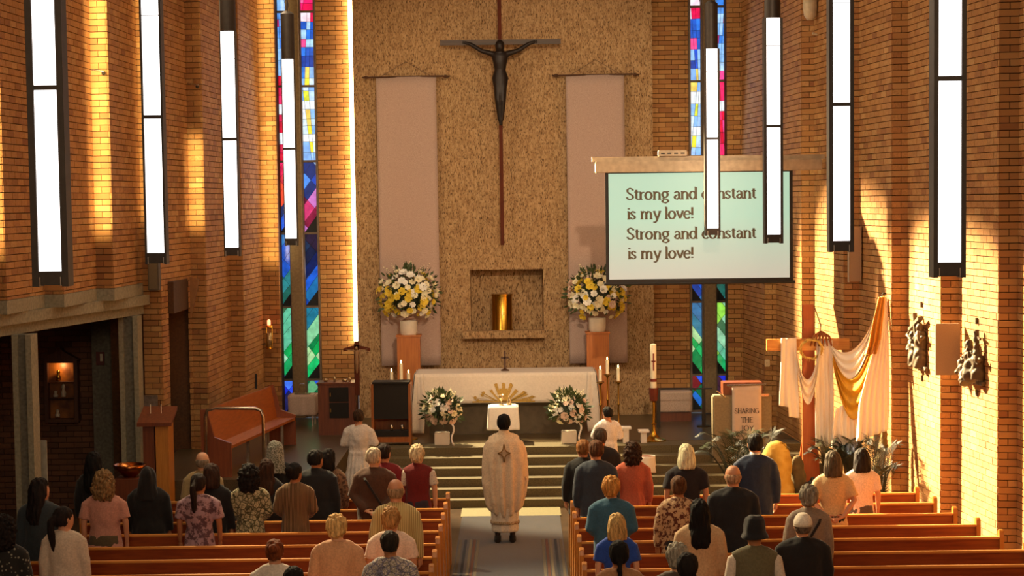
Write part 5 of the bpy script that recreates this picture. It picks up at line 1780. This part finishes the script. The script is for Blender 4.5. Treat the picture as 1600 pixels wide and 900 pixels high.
FAB_ = {}
def fabric(c, pat=None, c2=None, sc=14):
    k = (c, pat, c2, sc)
    if k in FAB_: return FAB_[k]
    mt, n, b = nt('fabric')
    if pat is None:
        t = tex(n, 'Noise', 60, Detail=3.0)
        cc = lin(c)
        o = ramp(n, t.outputs[0], [(.3, tuple(x * .82 for x in cc[:3])), (.7, tuple(min(1, x * 1.12) for x in cc[:3]))])
    elif pat == 'stripe':
        t = tex(n, 'Wave', sc, (1, 1, .02), Distortion=1.2, Detail=2.0)
        o = ramp(n, t.outputs[1], [(.35, c), (.65, c2)])
    elif pat == 'floral':
        t = tex(n, 'Noise', sc, Detail=3.0, Roughness=.7)
        o = ramp(n, t.outputs[0], [(.44, c), (.52, c2)])
    elif pat == 'dots':
        t = tex(n, 'Voronoi', sc * 2)
        o = ramp(n, t.outputs[0], [(.25, c2), (.33, c)])
    elif pat == 'scale':
        t = tex(n, 'Voronoi', sc, feature='DISTANCE_TO_EDGE')
        t2 = tex(n, 'Noise', sc * 4, Detail=2.0)
        o = mix(n, ramp(n, t.outputs[0], [(.04, c2), (.12, c)]), ramp(n, t2.outputs[0], [(.4, '#808070'), (.6, '#ffffff')]), .8)
    n.links.new(o, b.inputs['Base Color'])
    b.inputs['Roughness'].default_value = .9
    b.inputs['Sheen Weight'].default_value = .15
    t3 = tex(n, 'Noise', 7, (1, 1, .5), Detail=4.0)
    bump(n, b, t3.outputs[0], .35, .03)
    FAB_[k] = mt
    return mt


TORSO = [(0, .0, .80, .15, .11), (0, 0, .90, .17, .122), (0, .005, 1.0, .16, .11), (0, .005, 1.10, .145, .10), (0, 0, 1.25, .165, .112), (0, 0, 1.36, .18, .11), (0, -.005, 1.42, .165, .095), (0, -.005, 1.465, .105, .075), (0, .0, 1.50, .06, .058)]


def armpts(pose, sg, k, wide):
    sx = sg * .172 * wide
    sh = Vector((sx, 0, 1.405))
    if pose == 'down': pts = [sh, Vector((sx + sg * .055, -.01, 1.16)), Vector((sx + sg * .06, .03, .93)), Vector((sx + sg * .055, .05, .84))]
    elif pose == 'front': pts = [sh, Vector((sx + sg * .06, .0, 1.15)), Vector((sg * .13, .20, 1.04)), Vector((sg * .04, .25, 1.06))]
    elif pose == 'back': pts = [sh, Vector((sx + sg * .08, -.05, 1.16)), Vector((sg * .10, -.17, .98)), Vector((sg * .02, -.19, .95))]
    elif pose == 'pray': pts = [sh, Vector((sx + sg * .07, .02, 1.17)), Vector((sg * .10, .2, 1.22)), Vector((sg * .02, .24, 1.28))]
    return pts


def hand(mb, wrist, tip, sg, pose, r=1.0):
    d = (tip - wrist).normalized()
    side = Vector((0, 1, 0)) if pose == 'down' else Vector((0, 0, 1))
    side = (side - d * side.dot(d)).normalized()
    nn = d.cross(side)
    c = wrist + d * .045
    mb.tube([wrist - d * .01, c, wrist + d * .085], [.024, .03, .03], 10, flat=.55)
    for i in range(4):
        L = (.062, .074, .070, .054)[i]
        b0 = wrist + d * .075 + side * (.024 - .016 * i)
        cur = nn * (-sg) * .012
        mb.tube([b0, b0 + d * L * .5 + cur * .5, b0 + d * L + cur * 2], [.0095, .0088, .007], 7)
    t0 = wrist + d * .025 + side * .026
    mb.tube([t0, t0 + d * .03 + side * .018, t0 + d * .058 + side * .022], [.012, .0105, .008], 7)


def person(px, ytop, stat, lab, skin='light', hair='#2a1c14', hs='short', top='#444444', bottom='#25252a', arms='down', wide=1.0, build=1.0, turn=0, kind='shirt', sleeve='long', pat=None, c2=None, psc=14, zb=0.0, Y=None, hands=False, collar=None, strap=None, lean=0, body_turn=0, skirt=False, extra=None, hscale=1.07):
    yh = 315.7 - .0125 * (px - 805)
    if Y is None:
        Yr = 3100 * (CAM_H - stat) / (ytop - yh)
        k = round((25.36 - Yr) / .83)
        Y = 25.36 - .83 * k
        stat = CAM_H - (ytop - yh) * Y / 3100
    else:
        stat = CAM_H - zb - (ytop - yh) * Y / 3100
    p = at(px, ytop, Y)
    s = stat / 1.725
    rnd = random.Random(int(px * 7 + ytop))
    root = empty('person', (p.x, Y, zb), R(body_turn), lab, 'person')
    S = Matrix.Scale(s, 4)
    W = wide
    HT = Matrix.Translation((0, -.0, 1.58)) @ Matrix.Rotation(R(turn), 4, 'Z') @ Matrix.Rotation(R(-lean), 4, 'X') @ Matrix.Translation((0, 0, -1.58))
    if hscale != 1.0:
        HT = HT @ Matrix.Translation((0, 0, 1.60)) @ Matrix.Scale(hscale, 4) @ Matrix.Translation((0, 0, -1.60))
    # ---------- body
    b = MB()
    b.rings([(x, y, z, rx * W * .93, ry * build * .93) for x, y, z, rx, ry in TORSO], 20)
    b.rings([(0, -.005, 1.40, .075, .07), (0, .0, 1.48, .06, .06), (0, .008, 1.56, .054, .058), (0, .01, 1.62, .05, .055)], 16)
    b.rings([(0, .03, 1.497, .025, .03), (0, .028, 1.51, .042, .055), (0, .02, 1.54, .060, .08), (0, .012, 1.58, .070, .092), (0, .005, 1.62, .075, .098), (0, .0, 1.655, .074, .096), (0, -.005, 1.69, .062, .08), (0, -.008, 1.713, .04, .055), (0, -.01, 1.723, .015, .02)], 20, M=HT)
    b.tube([HT @ Vector((0, .098, 1.628)), HT @ Vector((0, .116, 1.60)), HT @ Vector((0, .112, 1.588))], [.009, .013, .012], 8)
    for sg in (-1, 1):
        b.ball(HT @ Vector((sg * .077, -.002, 1.605)), (.012, .02, .032), 8, 6)
        b.ball(HT @ Vector((sg * .03, .088, 1.622)), (.013, .012, .010), 8, 5)
        a_ = armpts(arms, sg, s, W)
        b.tube([a_[0] + Vector((-sg * .03, 0, -.01)), a_[0] + Vector((sg * .008, 0, -.03)), a_[1], (a_[1] + a_[2]) / 2, a_[2]], [.05, .05, .038, .034, .026], 12)
        hand(b, a_[2], a_[3], sg, arms)
        b.tube([Vector((sg * .09, 0, .84)), Vector((sg * .095, .01, .48)), Vector((sg * .1, -.015, .30)), Vector((sg * .1, -.02, .09))], [.085, .055, .052, .036], 12)
        b.tube([Vector((sg * .1, -.05, .045)), Vector((sg * .105, .05, .04)), Vector((sg * .11, .15, .025))], [.035, .038, .026], 10)
    b.ball(HT @ Vector((0, .104, 1.557)), (.024, .009, .008), 8, 5)
    me = remesh(b, .0095 if hands else .0155, 1, M=S)
    body = mesh_obj('body', me, SKIN[skin], root)
    # ---------- shoes and trousers
    sh = MB()
    for sg in (-1, 1):
        sh.tube([Vector((sg * .1, -.075, .05)), Vector((sg * .103, .03, .05)), Vector((sg * .11, .13, .038)), Vector((sg * .112, .175, .03))], [.04, .048, .045, .028], 10)
        sh.tube([Vector((sg * .1, -.05, .03)), Vector((sg * .1, -.04, .11))], [.045, .045], 10)
    sh.build('shoes', fabric('#17130f'), root, smooth=True, M=S)
    if kind not in ('dress', 'robe', 'chasuble'):
        t = MB()
        if skirt:
            t.rings([(0, 0, .48, .22 * W, .17 * build), (0, 0, .75, .20 * W, .15 * build), (0, 0, .92, .178 * W, .13 * build), (0, 0, 1.04, .16 * W, .115 * build)], 24, mod=lambda A, z: 1 + .03 * sin(A * 12) * max(0, (1 - z)))
        else:
            t.rings([(0, 0, .79, .165 * W, .13 * build), (0, 0, .90, .18 * W, .135 * build), (0, 0, 1.02, .165 * W, .118 * build)], 20)
            for sg in (-1, 1):
                t.tube([Vector((sg * .09, 0, .86)), Vector((sg * .098, .01, .48)), Vector((sg * .1, -.01, .30)), Vector((sg * .1, -.012, .08))], [.102, .075, .07, .062], 14)
        me = remesh(t, .03, 1, M=S)
        displace(me, lambda q, nn: nn * (.006 * noise.noise(Vector((q.x * 14, q.y * 14, q.z * 5)))))
        mesh_obj('skirt' if skirt else 'trousers', me, fabric(bottom), root)
    # ---------- upper garment
    u = MB()
    infl = {'jacket': 1.13, 'shirt': 1.05, 'tee': 1.05, 'sweater': 1.10, 'dress': 1.04, 'robe': 1.12, 'vest': 1.06, 'chasuble': 1.1, 'coat': 1.15}[kind]
    hem = {'jacket': .78, 'shirt': .86, 'tee': .88, 'sweater': .86, 'dress': .42, 'robe': .16, 'vest': .86, 'chasuble': .5, 'coat': .55}[kind]
    tr = []
    if kind == 'dress': tr = [(0, 0, .42, .25, .20), (0, 0, .70, .21, .165)]
    if kind == 'robe': tr = [(0, 0, .14, .235, .2), (0, 0, .5, .205, .17), (0, 0, .78, .185, .15)]
    if kind == 'coat': tr = [(0, 0, .55, .21, .16), (0, 0, .75, .19, .145)]
    if kind == 'jacket': tr = [(0, 0, .76, .178, .135)]
    if kind in ('shirt', 'tee', 'sweater', 'vest'): tr = [(0, 0, .855, .186 + .01 * (build > 1.1), .145)]
    for x, y, z, rx, ry in TORSO:
        if z < 0.87: continue
        if z > 1.45: rx, ry = rx * .92, ry * .98
        if kind in ('jacket', 'sweater', 'coat') and 1.0 <= z <= 1.15: rx *= 1.08; ry *= 1.08
        if kind == 'robe' and 1.0 < z < 1.2: rx *= 1.05
        tr.append((x, y, z, rx, ry))
    u.rings([(x, y, z, rx * W * infl, ry * build * infl) for x, y, z, rx, ry in tr], 26)
    # shoulder yoke, rounds the shoulders
    yk = .165 * W
    u.tube([Vector((-yk - .012, 0, 1.385)), Vector((-yk * .6, -.005, 1.425)), Vector((0, -.01, 1.455)), Vector((yk * .6, -.005, 1.425)), Vector((yk + .012, 0, 1.385))], [.055 * infl, .062 * infl, .06, .062 * infl, .055 * infl], 14)
    if kind != 'chasuble':
        for sg in (-1, 1):
            a_ = armpts(arms, sg, s, W)
            kr = {'jacket': 1.25, 'coat': 1.3, 'sweater': 1.25, 'shirt': 1.12, 'tee': 1.15, 'dress': 1.15, 'robe': 1.5, 'vest': 1.0}[kind]
            r_ = [.052 * kr, .056 * kr, .047 * kr, .044 * kr, .036 * kr]
            if sleeve == 'long':
                if kind == 'robe': r_ = [.06, .075, .085, .10, .11]
                u.tube([a_[0] + Vector((-sg * .03, 0, -.01)), a_[0] + Vector((sg * .008, 0, -.03)), a_[1], (a_[1] + a_[2]) / 2, a_[2]], r_, 14)
            elif sleeve == 'short':
                m_ = a_[0] + (a_[1] - a_[0]) * .85
                u.tube([a_[0] + Vector((-sg * .03, 0, -.01)), a_[0] + Vector((sg * .01, 0, -.03)), m_], [.055 * kr, .062 * kr, .064 * kr], 14)
    if kind in ('jacket', 'coat', 'shirt', 'vest') or collar:
        u.rings([(0, -.005, 1.44, .085, .078), (0, -.004, 1.485, .068, .068), (0, .0, 1.515 if kind != 'shirt' else 1.51, .064, .066)], 16)
    if kind == 'robe':
        u.rings([(0, 0, 1.00, .172 * W * 1.02, .128 * build), (0, 0, 1.02, .176 * W, .13 * build), (0, 0, 1.04, .172 * W * 1.02, .128 * build)], 22)
    if kind == 'chasuble':
        u.rings([(0, -.00, .45, .23, .17), (0, 0, .60, .275, .20), (0, 0, .80, .30, .21), (0, .01, 1.0, .305, .215), (0, .01, 1.18, .30, .20), (0, .01, 1.3, .285, .18), (0, .0, 1.38, .245, .15), (0, -.005, 1.435, .16, .11), (0, -.005, 1.475, .10, .085), (0, -.005, 1.51, .075, .07)], 36)
        u.rings([(0, -.01, 1.46, .085, .085), (0, -.01, 1.52, .075, .08), (0, -.005, 1.535, .066, .07)], 18)
        alb = MB().rings([(0, 0, .16, .18, .16), (0, 0, .45, .19, .16), (0, 0, .7, .18, .15)], 24, mod=lambda A, z: 1 + .05 * sin(A * 9))
        mesh_obj('alb', remesh(alb, .016, 1, M=S), fabric('#d8ccb8'), root)
        MB().rings([(0, 0, .27, .196, .172), (0, 0, .31, .197, .173)], 24, mod=lambda A, z: 1 + .05 * sin(A * 9)).build('lace_band', fabric('#b08858', 'scale', '#e8d8b8', 40), root, smooth=True, M=S)
    me = remesh(u, .017, 2, M=S)
    ph = rnd.uniform(0, 6)
    amp = {'jacket': .009, 'coat': .012, 'sweater': .008, 'shirt': .011, 'tee': .009, 'dress': .010, 'robe': .013, 'vest': .006, 'chasuble': .010}[kind]
    zhem = hem * s
    def fold(q, nn):
        A = math.atan2(q.y, q.x)
        low = max(0, min(1, (1.25 * s - q.z) / (.8 * s))) if kind != 'chasuble' else max(0, min(1, (1.42 * s - q.z) / (.6 * s)))
        d = amp * noise.noise(Vector((q.x * 9 + ph, q.y * 9, q.z * 5)))
        d += amp * .6 * noise.noise(Vector((q.x * 22 + ph, q.y * 22, q.z * 16)))
        if kind in ('robe', 'dress', 'chasuble', 'coat'):
            n_ = {'robe': 15, 'dress': 10, 'chasuble': 11, 'coat': 8}[kind]
            d += amp * (2.6 if kind == 'chasuble' else 1.3) * low * sin(A * n_ + ph + 1.5 * noise.noise(Vector((q.x * 3, q.y * 3, q.z * 2))))
        return nn * d
    displace(me, fold)
    if kind == 'chasuble':   # split of the hem: longer in the middle, raised at the arms
        for v in me.vertices:
            if v.co.z < .9 * s:
                f_ = min(1, abs(v.co.x) / .33)
                v.co.z += (.9 * s - v.co.z) / (.9 * s) * (.42 * f_ * f_ - .12) * s
    nm = {'jacket': 'jacket', 'coat': 'coat', 'sweater': 'sweater', 'shirt': 'shirt', 'tee': 'shirt', 'dress': 'dress', 'robe': 'robe', 'vest': 'vest', 'chasuble': 'chasuble'}[kind]
    top_o = mesh_obj(nm, me, fabric(top, pat, c2, psc), root)
    if collar:
        MB().rings([(0, -.002, 1.475, .063, .064), (0, -.002, 1.53, .061, .063)], 18).build('collar', fabric(collar), root, smooth=True, M=S)
    if kind == 'vest' and sleeve == 'under':
        pass
    if extra == 'shirt_sleeves':
        q = MB()
        for sg in (-1, 1):
            a_ = armpts(arms, sg, s, W)
            q.tube([a_[0] + Vector((-sg * .03, 0, -.015)), a_[0] + Vector((sg * .006, 0, -.03)), a_[0] + (a_[1] - a_[0]) * .8], [.05, .062, .066], 14)
        mesh_obj('shirt_sleeves', remesh(q, .014, 1, M=S), fabric('#cfc2b0', 'dots', '#9a8a90', 20), root)
    if extra == 'vest_sleeves':
        q = MB()
        for sg in (-1, 1):
            a_ = armpts(arms, sg, s, W)
            q.tube([a_[0] + Vector((-sg * .03, 0, -.015)), a_[0] + Vector((sg * .006, 0, -.03)), a_[1], a_[2]], [.05, .060, .052, .042], 14)
        mesh_obj('shirt_sleeves', remesh(q, .014, 1, M=S), fabric('#d8c8b4'), root)
    if strap:
        sgn = strap
        pts = [Vector((-sgn * .14, -.02, 1.44)), Vector((-sgn * .10, -.115 * build * infl, 1.36)), Vector((0, -.132 * build * infl, 1.2)), Vector((sgn * .11, -.125 * build * infl, 1.02)), Vector((sgn * .17 * W, -.06, .92))]
        q = MB()
        for i in range(len(pts) - 1): q.bar(pts[i], pts[i + 1] + (pts[i + 1] - pts[i]) * .05, .028, .012, up=Vector((0, -1, 0)))
        q.build('bag_strap', fabric('#1c1614'), root, M=S)
    if kind == 'chasuble':
        q = MB()
        R_ = []
        for i in range(16):
            A = 2 * pi * i / 16
            rr = .105 if i % 4 == 0 else .045
            R_.append((sin(A) * rr * .8, 1.24 + cos(A) * rr * 1.15))
        # appliqued outline following the back
        for i in range(16):
            a_, c_ = R_[i], R_[(i + 1) % 16]
            q.bar(Vector((a_[0], -.205, a_[1])), Vector((c_[0], -.205, c_[1])), .014, .03, up=Vector((0, -1, 0)))
        q.build('star_emblem', plain('emblem_ochre', '#8c6a3c', .8), root, M=S)
    # ---------- hair
    h = MB()
    hm = hairmat(hair)
    hn = 'hair'
    if hs == 'short':
        h.rings([(0, -.03, 1.555, .060, .062), (0, -.026, 1.59, .078, .085), (0, -.016, 1.63, .084, .099), (0, -.006, 1.665, .083, .103), (0, -.006, 1.70, .070, .088), (0, -.008, 1.726, .044, .056), (0, -.01, 1.735, .015, .02)], 22, M=HT)
        da, fr = .006, 30
    elif hs == 'older':
        h.rings([(0, -.035, 1.535, .055, .055), (0, -.032, 1.58, .085, .090), (0, -.022, 1.63, .096, .106), (0, -.012, 1.675, .092, .108), (0, -.010, 1.715, .074, .088), (0, -.01, 1.742, .044, .052), (0, -.01, 1.75, .015, .02)], 22, M=HT)
        da, fr = .012, 26
    elif hs == 'balding':
        h.rings([(0, -.03, 1.55, .058, .06), (0, -.026, 1.58, .076, .083), (0, -.024, 1.615, .081, .090), (0, -.026, 1.64, .074, .082)], 22, M=HT)
        da, fr = .003, 30
    elif hs == 'bob':
        h.rings([(0, -.045, 1.46, .095, .07), (0, -.045, 1.50, .105, .082), (0, -.036, 1.57, .102, .095), (0, -.022, 1.63, .096, .105), (0, -.012, 1.68, .088, .104), (0, -.010, 1.715, .070, .085), (0, -.01, 1.742, .042, .05), (0, -.01, 1.75, .015, .02)], 26, M=HT)
        da, fr = .007, 24
    elif hs == 'long':
        h.rings([(0, -.10, 1.27, .07, .03), (0, -.105, 1.33, .095, .042), (0, -.085, 1.42, .105, .055), (0, -.06, 1.49, .103, .068), (0, -.036, 1.57, .098, .09), (0, -.022, 1.63, .092, .102), (0, -.012, 1.68, .086, .102), (0, -.010, 1.715, .068, .083), (0, -.01, 1.738, .042, .05), (0, -.01, 1.746, .015, .02)], 26, M=HT)
        da, fr = .010, 22
    elif hs == 'curly':
        h.rings([(0, -.06, 1.44, .085, .06), (0, -.055, 1.50, .115, .085), (0, -.04, 1.57, .122, .108), (0, -.025, 1.64, .118, .122), (0, -.015, 1.70, .100, .112), (0, -.01, 1.745, .065, .075), (0, -.01, 1.765, .02, .025)], 28, M=HT)
        da, fr = .022, 34
    elif hs in ('bun', 'updo', 'ponytail', 'braid'):
        h.rings([(0, -.035, 1.545, .055, .058), (0, -.028, 1.59, .080, .088), (0, -.018, 1.63, .085, .100), (0, -.008, 1.67, .083, .102), (0, -.008, 1.70, .070, .087), (0, -.01, 1.726, .044, .055), (0, -.01, 1.735, .015, .02)], 22, M=HT)
        if hs == 'bun': h.ball(HT @ Vector((0, -.125, 1.66)), (.05, .045, .048), 12, 8)
        if hs == 'updo': h.ball(HT @ Vector((.01, -.09, 1.69)), (.065, .055, .055), 12, 8)
        if hs == 'ponytail': h.tube([HT @ Vector((0, -.105, 1.64)), HT @ Vector((0, -.155, 1.60)), HT @ Vector((0, -.15, 1.50)), HT @ Vector((0, -.135, 1.38)), HT @ Vector((0, -.13, 1.30))], [.03, .036, .038, .03, .012], 12)
        if hs == 'braid': h.tube([HT @ Vector((0, -.10, 1.57))] + [HT @ Vector((.004 * (-1) ** i, -.125, 1.53 - .03 * i)) for i in range(9)], [.034] + [.028 if i % 2 else .021 for i in range(8)] + [.01], 12)
        da, fr = .006, 28
    elif hs == 'veil':
        h.rings([(0, -.06, 1.36, .14, .10), (0, -.055, 1.44, .125, .098), (0, -.045, 1.52, .112, .105), (0, -.03, 1.60, .104, .115), (0, -.018, 1.67, .095, .113), (0, -.012, 1.72, .07, .085), (0, -.01, 1.75, .03, .04)], 28, M=HT)
        da, fr = .010, 12; hn = 'veil'
    elif hs == 'cap':
        h.rings([(0, -.02, 1.625, .090, .105), (0, -.018, 1.66, .090, .106), (0, -.014, 1.70, .076, .090), (0, -.012, 1.735, .045, .055), (0, -.012, 1.745, .012, .015)], 24, M=HT)
        h.tube([HT @ Vector((0, .06, 1.645)), HT @ Vector((0, .17, 1.635))], [.08, .06], 14, flat=.12)
        da, fr = .001, 8; hn = 'cap'
    elif hs == 'hat':
        h.rings([(0, -.02, 1.575, .125, .135), (0, -.02, 1.60, .118, .128), (0, -.018, 1.63, .10, .113), (0, -.014, 1.69, .098, .11), (0, -.012, 1.745, .085, .095), (0, -.012, 1.775, .05, .06)], 26, M=HT)
        da, fr = .006, 10; hn = 'hat'
    me = remesh(h, .0095 if hs in ('short', 'balding') else .0115, 1, M=S)
    def hd(q, nn):
        v_ = Vector((q.x * fr * 1.6, q.y * fr * 1.6, q.z * fr * (.9 if hs == 'curly' else .35)))
        d = da * noise.noise(v_) * 1.9
        if hs in ('bob', 'long', 'older', 'short') : d += da * .9 * noise.noise(Vector((q.x * 75, q.y * 75, q.z * 9)))
        return nn * d
    displace(me, hd)
    ho = mesh_obj(hn, me, fabric(hair) if hn in ('cap', 'hat') else hm, root)
    if hn == 'veil': me.materials.clear(); me.materials.append(fabric(hair, 'scale', '#c8c4b4', 30) if hair == '#787868' else fabric(hair))
    if hs in ('cap',):
        q = MB().rings([(0, -.03, 1.55, .058, .06), (0, -.026, 1.585, .078, .085), (0, -.02, 1.63, .084, .095)], 20, M=HT)
        mesh_obj('hair', remesh(q, .01, 1, M=S), hairmat('#6a5a4c'), root)
        MB().rings([(0, -.02, 1.618, .0915, .1065), (0, -.02, 1.628, .0915, .1065)], 22, M=HT).build('cap_band', fabric('#b8a890'), root, smooth=True, M=S)
    return root


P = person
# ---- left of the aisle
P(4, 815, 1.66, 'dark haired person in a black dotted top at the left edge of the picture', 'light', '#1c120e', 'curly', '#1c1a18', kind='sweater', pat='dots', c2='#8c8878')
P(62, 753, 1.66, 'woman with long dark hair in a dark teal jacket, facing right, at far left', 'light', '#1a1210', 'long', '#283238', kind='jacket', turn=-38)
P(99, 797, 1.62, 'dark haired woman with a low ponytail in a cream top at the far left', 'light', '#1c1210', 'ponytail', '#cfbda8', kind='sweater', turn=-42, wide=.95)
P(146, 711, 1.66, 'person all in black with long black hair, beside the side aisle column', 'brown', '#0c0908', 'long', '#0e0c0c', kind='coat', wide=.85)
P(162, 744, 1.64, 'woman with curly fair hair in a pink tee shirt and khaki trousers', 'light', '#8c6c44', 'curly', '#c08a78', '#5a4c34', kind='tee', sleeve='short', wide=1.12, build=1.1)
P(231, 735, 1.62, 'woman with black hair and a black coat, before the reading desk', 'tan', '#0c0a0a', 'veil', '#0d0d0e', kind='coat', wide=1.12, build=1.15)
P(316, 709, 1.70, 'balding man in a light fawn jacket behind the woman in mauve', 'pale', '#8c7c68', 'balding', '#a89468', kind='jacket')
P(330, 730, 1.60, 'brown haired woman in a black coat between the fawn jacket and mauve dress', 'light', '#3a2418', 'bob', '#100e10', kind='coat')
P(310, 744, 1.60, 'woman in a mauve patterned dress with dark tied back hair', 'tan', '#241812', 'ponytail', '#5c4048', kind='dress', pat='floral', c2='#a88890', psc=16, sleeve='short', wide=1.05, turn=-15)
P(389, 733, 1.60, 'woman with big dark curly hair in a cream and green patterned dress', 'light', '#1c1410', 'curly', '#c8bc94', kind='dress', pat='scale', c2='#5c5a3c', psc=16, wide=1.08, arms='front')
P(416, 722, 1.62, 'woman with long brown hair and a dark coat right of the curly haired woman', 'light', '#3c2418', 'long', '#18161a', kind='coat', Y=23.7)
P(430, 694, 1.62, 'person wearing a pale lace veil and a black coat', 'light', '#787868', 'veil', '#121216', kind='coat', Y=24.53)
P(460, 727, 1.62, 'woman in a dark brown striped dress with black hair pinned up', 'tan', '#0e0a0a', 'bun', '#2a1c14', kind='dress', pat='stripe', c2='#94724a', psc=22, arms='front', turn=-28)
P(493, 706, 1.72, 'black haired man in a black jacket and khaki trousers', 'tan', '#14100e', 'short', '#13171c', '#8a6c38', kind='jacket', wide=1.1, turn=-30, Y=23.7)
P(513, 706, 1.60, 'dark haired woman in a brown patterned blouse beside the man in black', 'tan', '#1c1410', 'bob', '#4c382c', kind='shirt', pat='floral', c2='#8c6c50', psc=30, turn=-20, Y=24.53)
P(560, 642, 1.45, 'young altar server in a white robe standing in front of the black panelled lectern', 'light', '#3c2818', 'short', '#cfc8c0', kind='robe', Y=29.4, zb=0.0, arms='pray')
P(584, 703, 1.72, 'grey haired man in a rough brown jacket, hands clasped behind his back', 'pale', '#b8a890', 'short', '#4c3020', '#4a4c54', kind='jacket', arms='back', wide=1.12, build=1.15, turn=-25, strap=1, hands=True)
P(600, 697, 1.60, 'dark haired woman in a crimson top behind the man in brown', 'light', '#2c1a12', 'short', '#7c1820', kind='sweater', turn=-15, Y=24.53)
P(652, 700, 1.62, 'older woman with short fair hair in a dark red vest and pale short sleeves', 'pale', '#dcc49c', 'older', '#6c1414', '#2c2430', kind='vest', sleeve='none', extra='shirt_sleeves', turn=-18, hands=True)
P(618, 752, 1.74, 'bald man in a cream striped shirt by the aisle', 'light', '#9c8060', 'balding', '#d8c488', '#3c3830', kind='shirt', pat='stripe', c2='#a08c58', psc=16, wide=1.02)
P(611, 800, 1.62, 'fair haired woman in a pale pink short sleeved top', 'light', '#b88850', 'older', '#e8ccb8', kind='tee', sleeve='short', wide=1.08, turn=-15)
P(526, 811, 1.60, 'woman with short blonde hair in a peach sweater', 'pale', '#e0b070', 'older', '#d09c74', kind='sweater', wide=1.1, build=1.1)
P(609, 836, 1.60, 'person with short dark curls in a white patterned top, lowest by the aisle', 'tan', '#2c241c', 'short', '#d8ccc0', kind='tee', pat='scale', c2='#8c88a0', psc=20, sleeve='short', wide=1.05)
P(429, 849, 1.60, 'woman with auburn hair in a bun and white top, seen from the shoulders up', 'light', '#7c3c18', 'bun', '#e0d4c4', kind='tee', sleeve='short')
P(459, 893, 1.60, 'dark crown of a head just showing at the bottom beside the auburn bun', 'light', '#18120e', 'short', '#2c2824', kind='shirt')
# ---- celebrant and right hand server
P(787, 650, 1.76, 'priest in a cream chasuble walking up the aisle toward the altar', 'dark', '#0a0706', 'short', '#e0c8a8', kind='chasuble', Y=26.7, arms='front', wide=1.05)
P(949, 638, 1.6, 'dark haired altar server in a white robe at the right of the steps', 'light', '#1a1410', 'short', '#e8e0d8', kind='robe', Y=29.9, zb=.125, turn=30, arms='pray')
# ---- right of the aisle
P(938, 672, 1.74, 'grey cropped man in a black suit behind the blue grey suit', 'tan', '#4c3c30', 'short', '#121218', kind='jacket', wide=1.1, Y=25.4)
P(911, 690, 1.66, 'light brown haired man in a black jacket nearest the aisle', 'light', '#8c5c30', 'short', '#121214', kind='jacket', turn=5)
P(931, 691, 1.70, 'brown haired man in a slate blue suit near the aisle', 'light', '#5c3820', 'short', '#2c3644', '#2c3644', kind='jacket', turn=15)
P(988, 695, 1.58, 'woman with brown curls in a salmon dress near the steps', 'light', '#3c2414', 'curly', '#b85c40', kind='dress', sleeve='long', hscale=.95)
P(955, 750, 1.62, 'strawberry blonde person in a teal denim jacket and jeans', 'pale', '#c88c44', 'older', '#32607a', '#3c6878', kind='jacket', wide=1.08, arms='front', turn=-15)
P(964, 809, 1.50, 'girl with shoulder length blonde hair and a bright blue top', 'pale', '#c8a468', 'bob', '#1c48a8', kind='tee', sleeve='short', wide=.95)
P(967, 851, 1.60, 'dark haired woman with a braid and tan top at the bottom near the aisle', 'tan', '#100c0a', 'braid', '#a87850', kind='sweater')
P(1072, 699, 1.64, 'woman with a platinum blonde bob in a black tee shirt', 'light', '#e8d8b4', 'bob', '#18141c', kind='tee', sleeve='short', wide=1.08)
P(1060, 748, 1.60, 'older woman with pinned up brown hair in a rust and cream patterned blouse', 'tan', '#5c3c24', 'updo', '#5c2c1c', kind='shirt', pat='floral', c2='#c8a880', psc=22, wide=1.05)
P(1093, 787, 1.62, 'woman with long black hair in a cream sweater', 'tan', '#0e0a0a', 'long', '#c8a880', kind='sweater', wide=1.1)
P(1058, 857, 1.60, 'grey curly haired person seen only from the head at the bottom', 'pale', '#9c9484', 'older', '#5c5048', kind='sweater')
P(1074, 871, 1.55, 'boy with short dark hair at the bottom edge beside the grey curls', 'tan', '#1c1410', 'short', '#3c3830', kind='tee', sleeve='short', Y=16.23)
P(1145, 730, 1.72, 'bald man in a dark navy jacket beside the tall suited man', 'light', '#b08c6c', 'balding', '#14161c', kind='jacket', wide=1.15, build=1.1)
P(1180, 681, 1.80, 'tall dark haired man in a navy blue suit with white collar', 'light', '#18120e', 'short', '#1c2a44', '#1c2a44', kind='jacket', collar='#e8e4dc', wide=1.05)
P(1179, 818, 1.66, 'person in a dark brimless hat with an olive vest and white sleeves', 'tan', '#161418', 'hat', '#6c6448', kind='vest', sleeve='none', extra='vest_sleeves', wide=1.1)
P(1263, 764, 1.60, 'grey haired woman in a grey jacket with a dark bag strap', 'pale', '#8c8474', 'older', '#8c7c6c', kind='jacket', strap=-1, wide=1.0)
P(1254, 808, 1.66, 'person in a white baseball cap and black jacket at the lower right', 'light', '#ece0cc', 'cap', '#141214', kind='jacket', wide=1.2, build=1.15)
P(1301, 710, 1.60, 'woman in a cream top and black trousers with hands clasped behind her back', 'light', '#5c4c38', 'bob', '#dcb884', '#141214', kind='tee', sleeve='short', arms='back', hands=True, wide=.98, Y=22.87)
P(1346, 706, 1.58, 'dark haired woman in a white blouse nearest the right wall', 'light', '#221814', 'bob', '#e8ccb8', '#5c4c40', kind='tee', sleeve='short', wide=.94, Y=23.7)
bpy.data.scenes.remove(TMP)
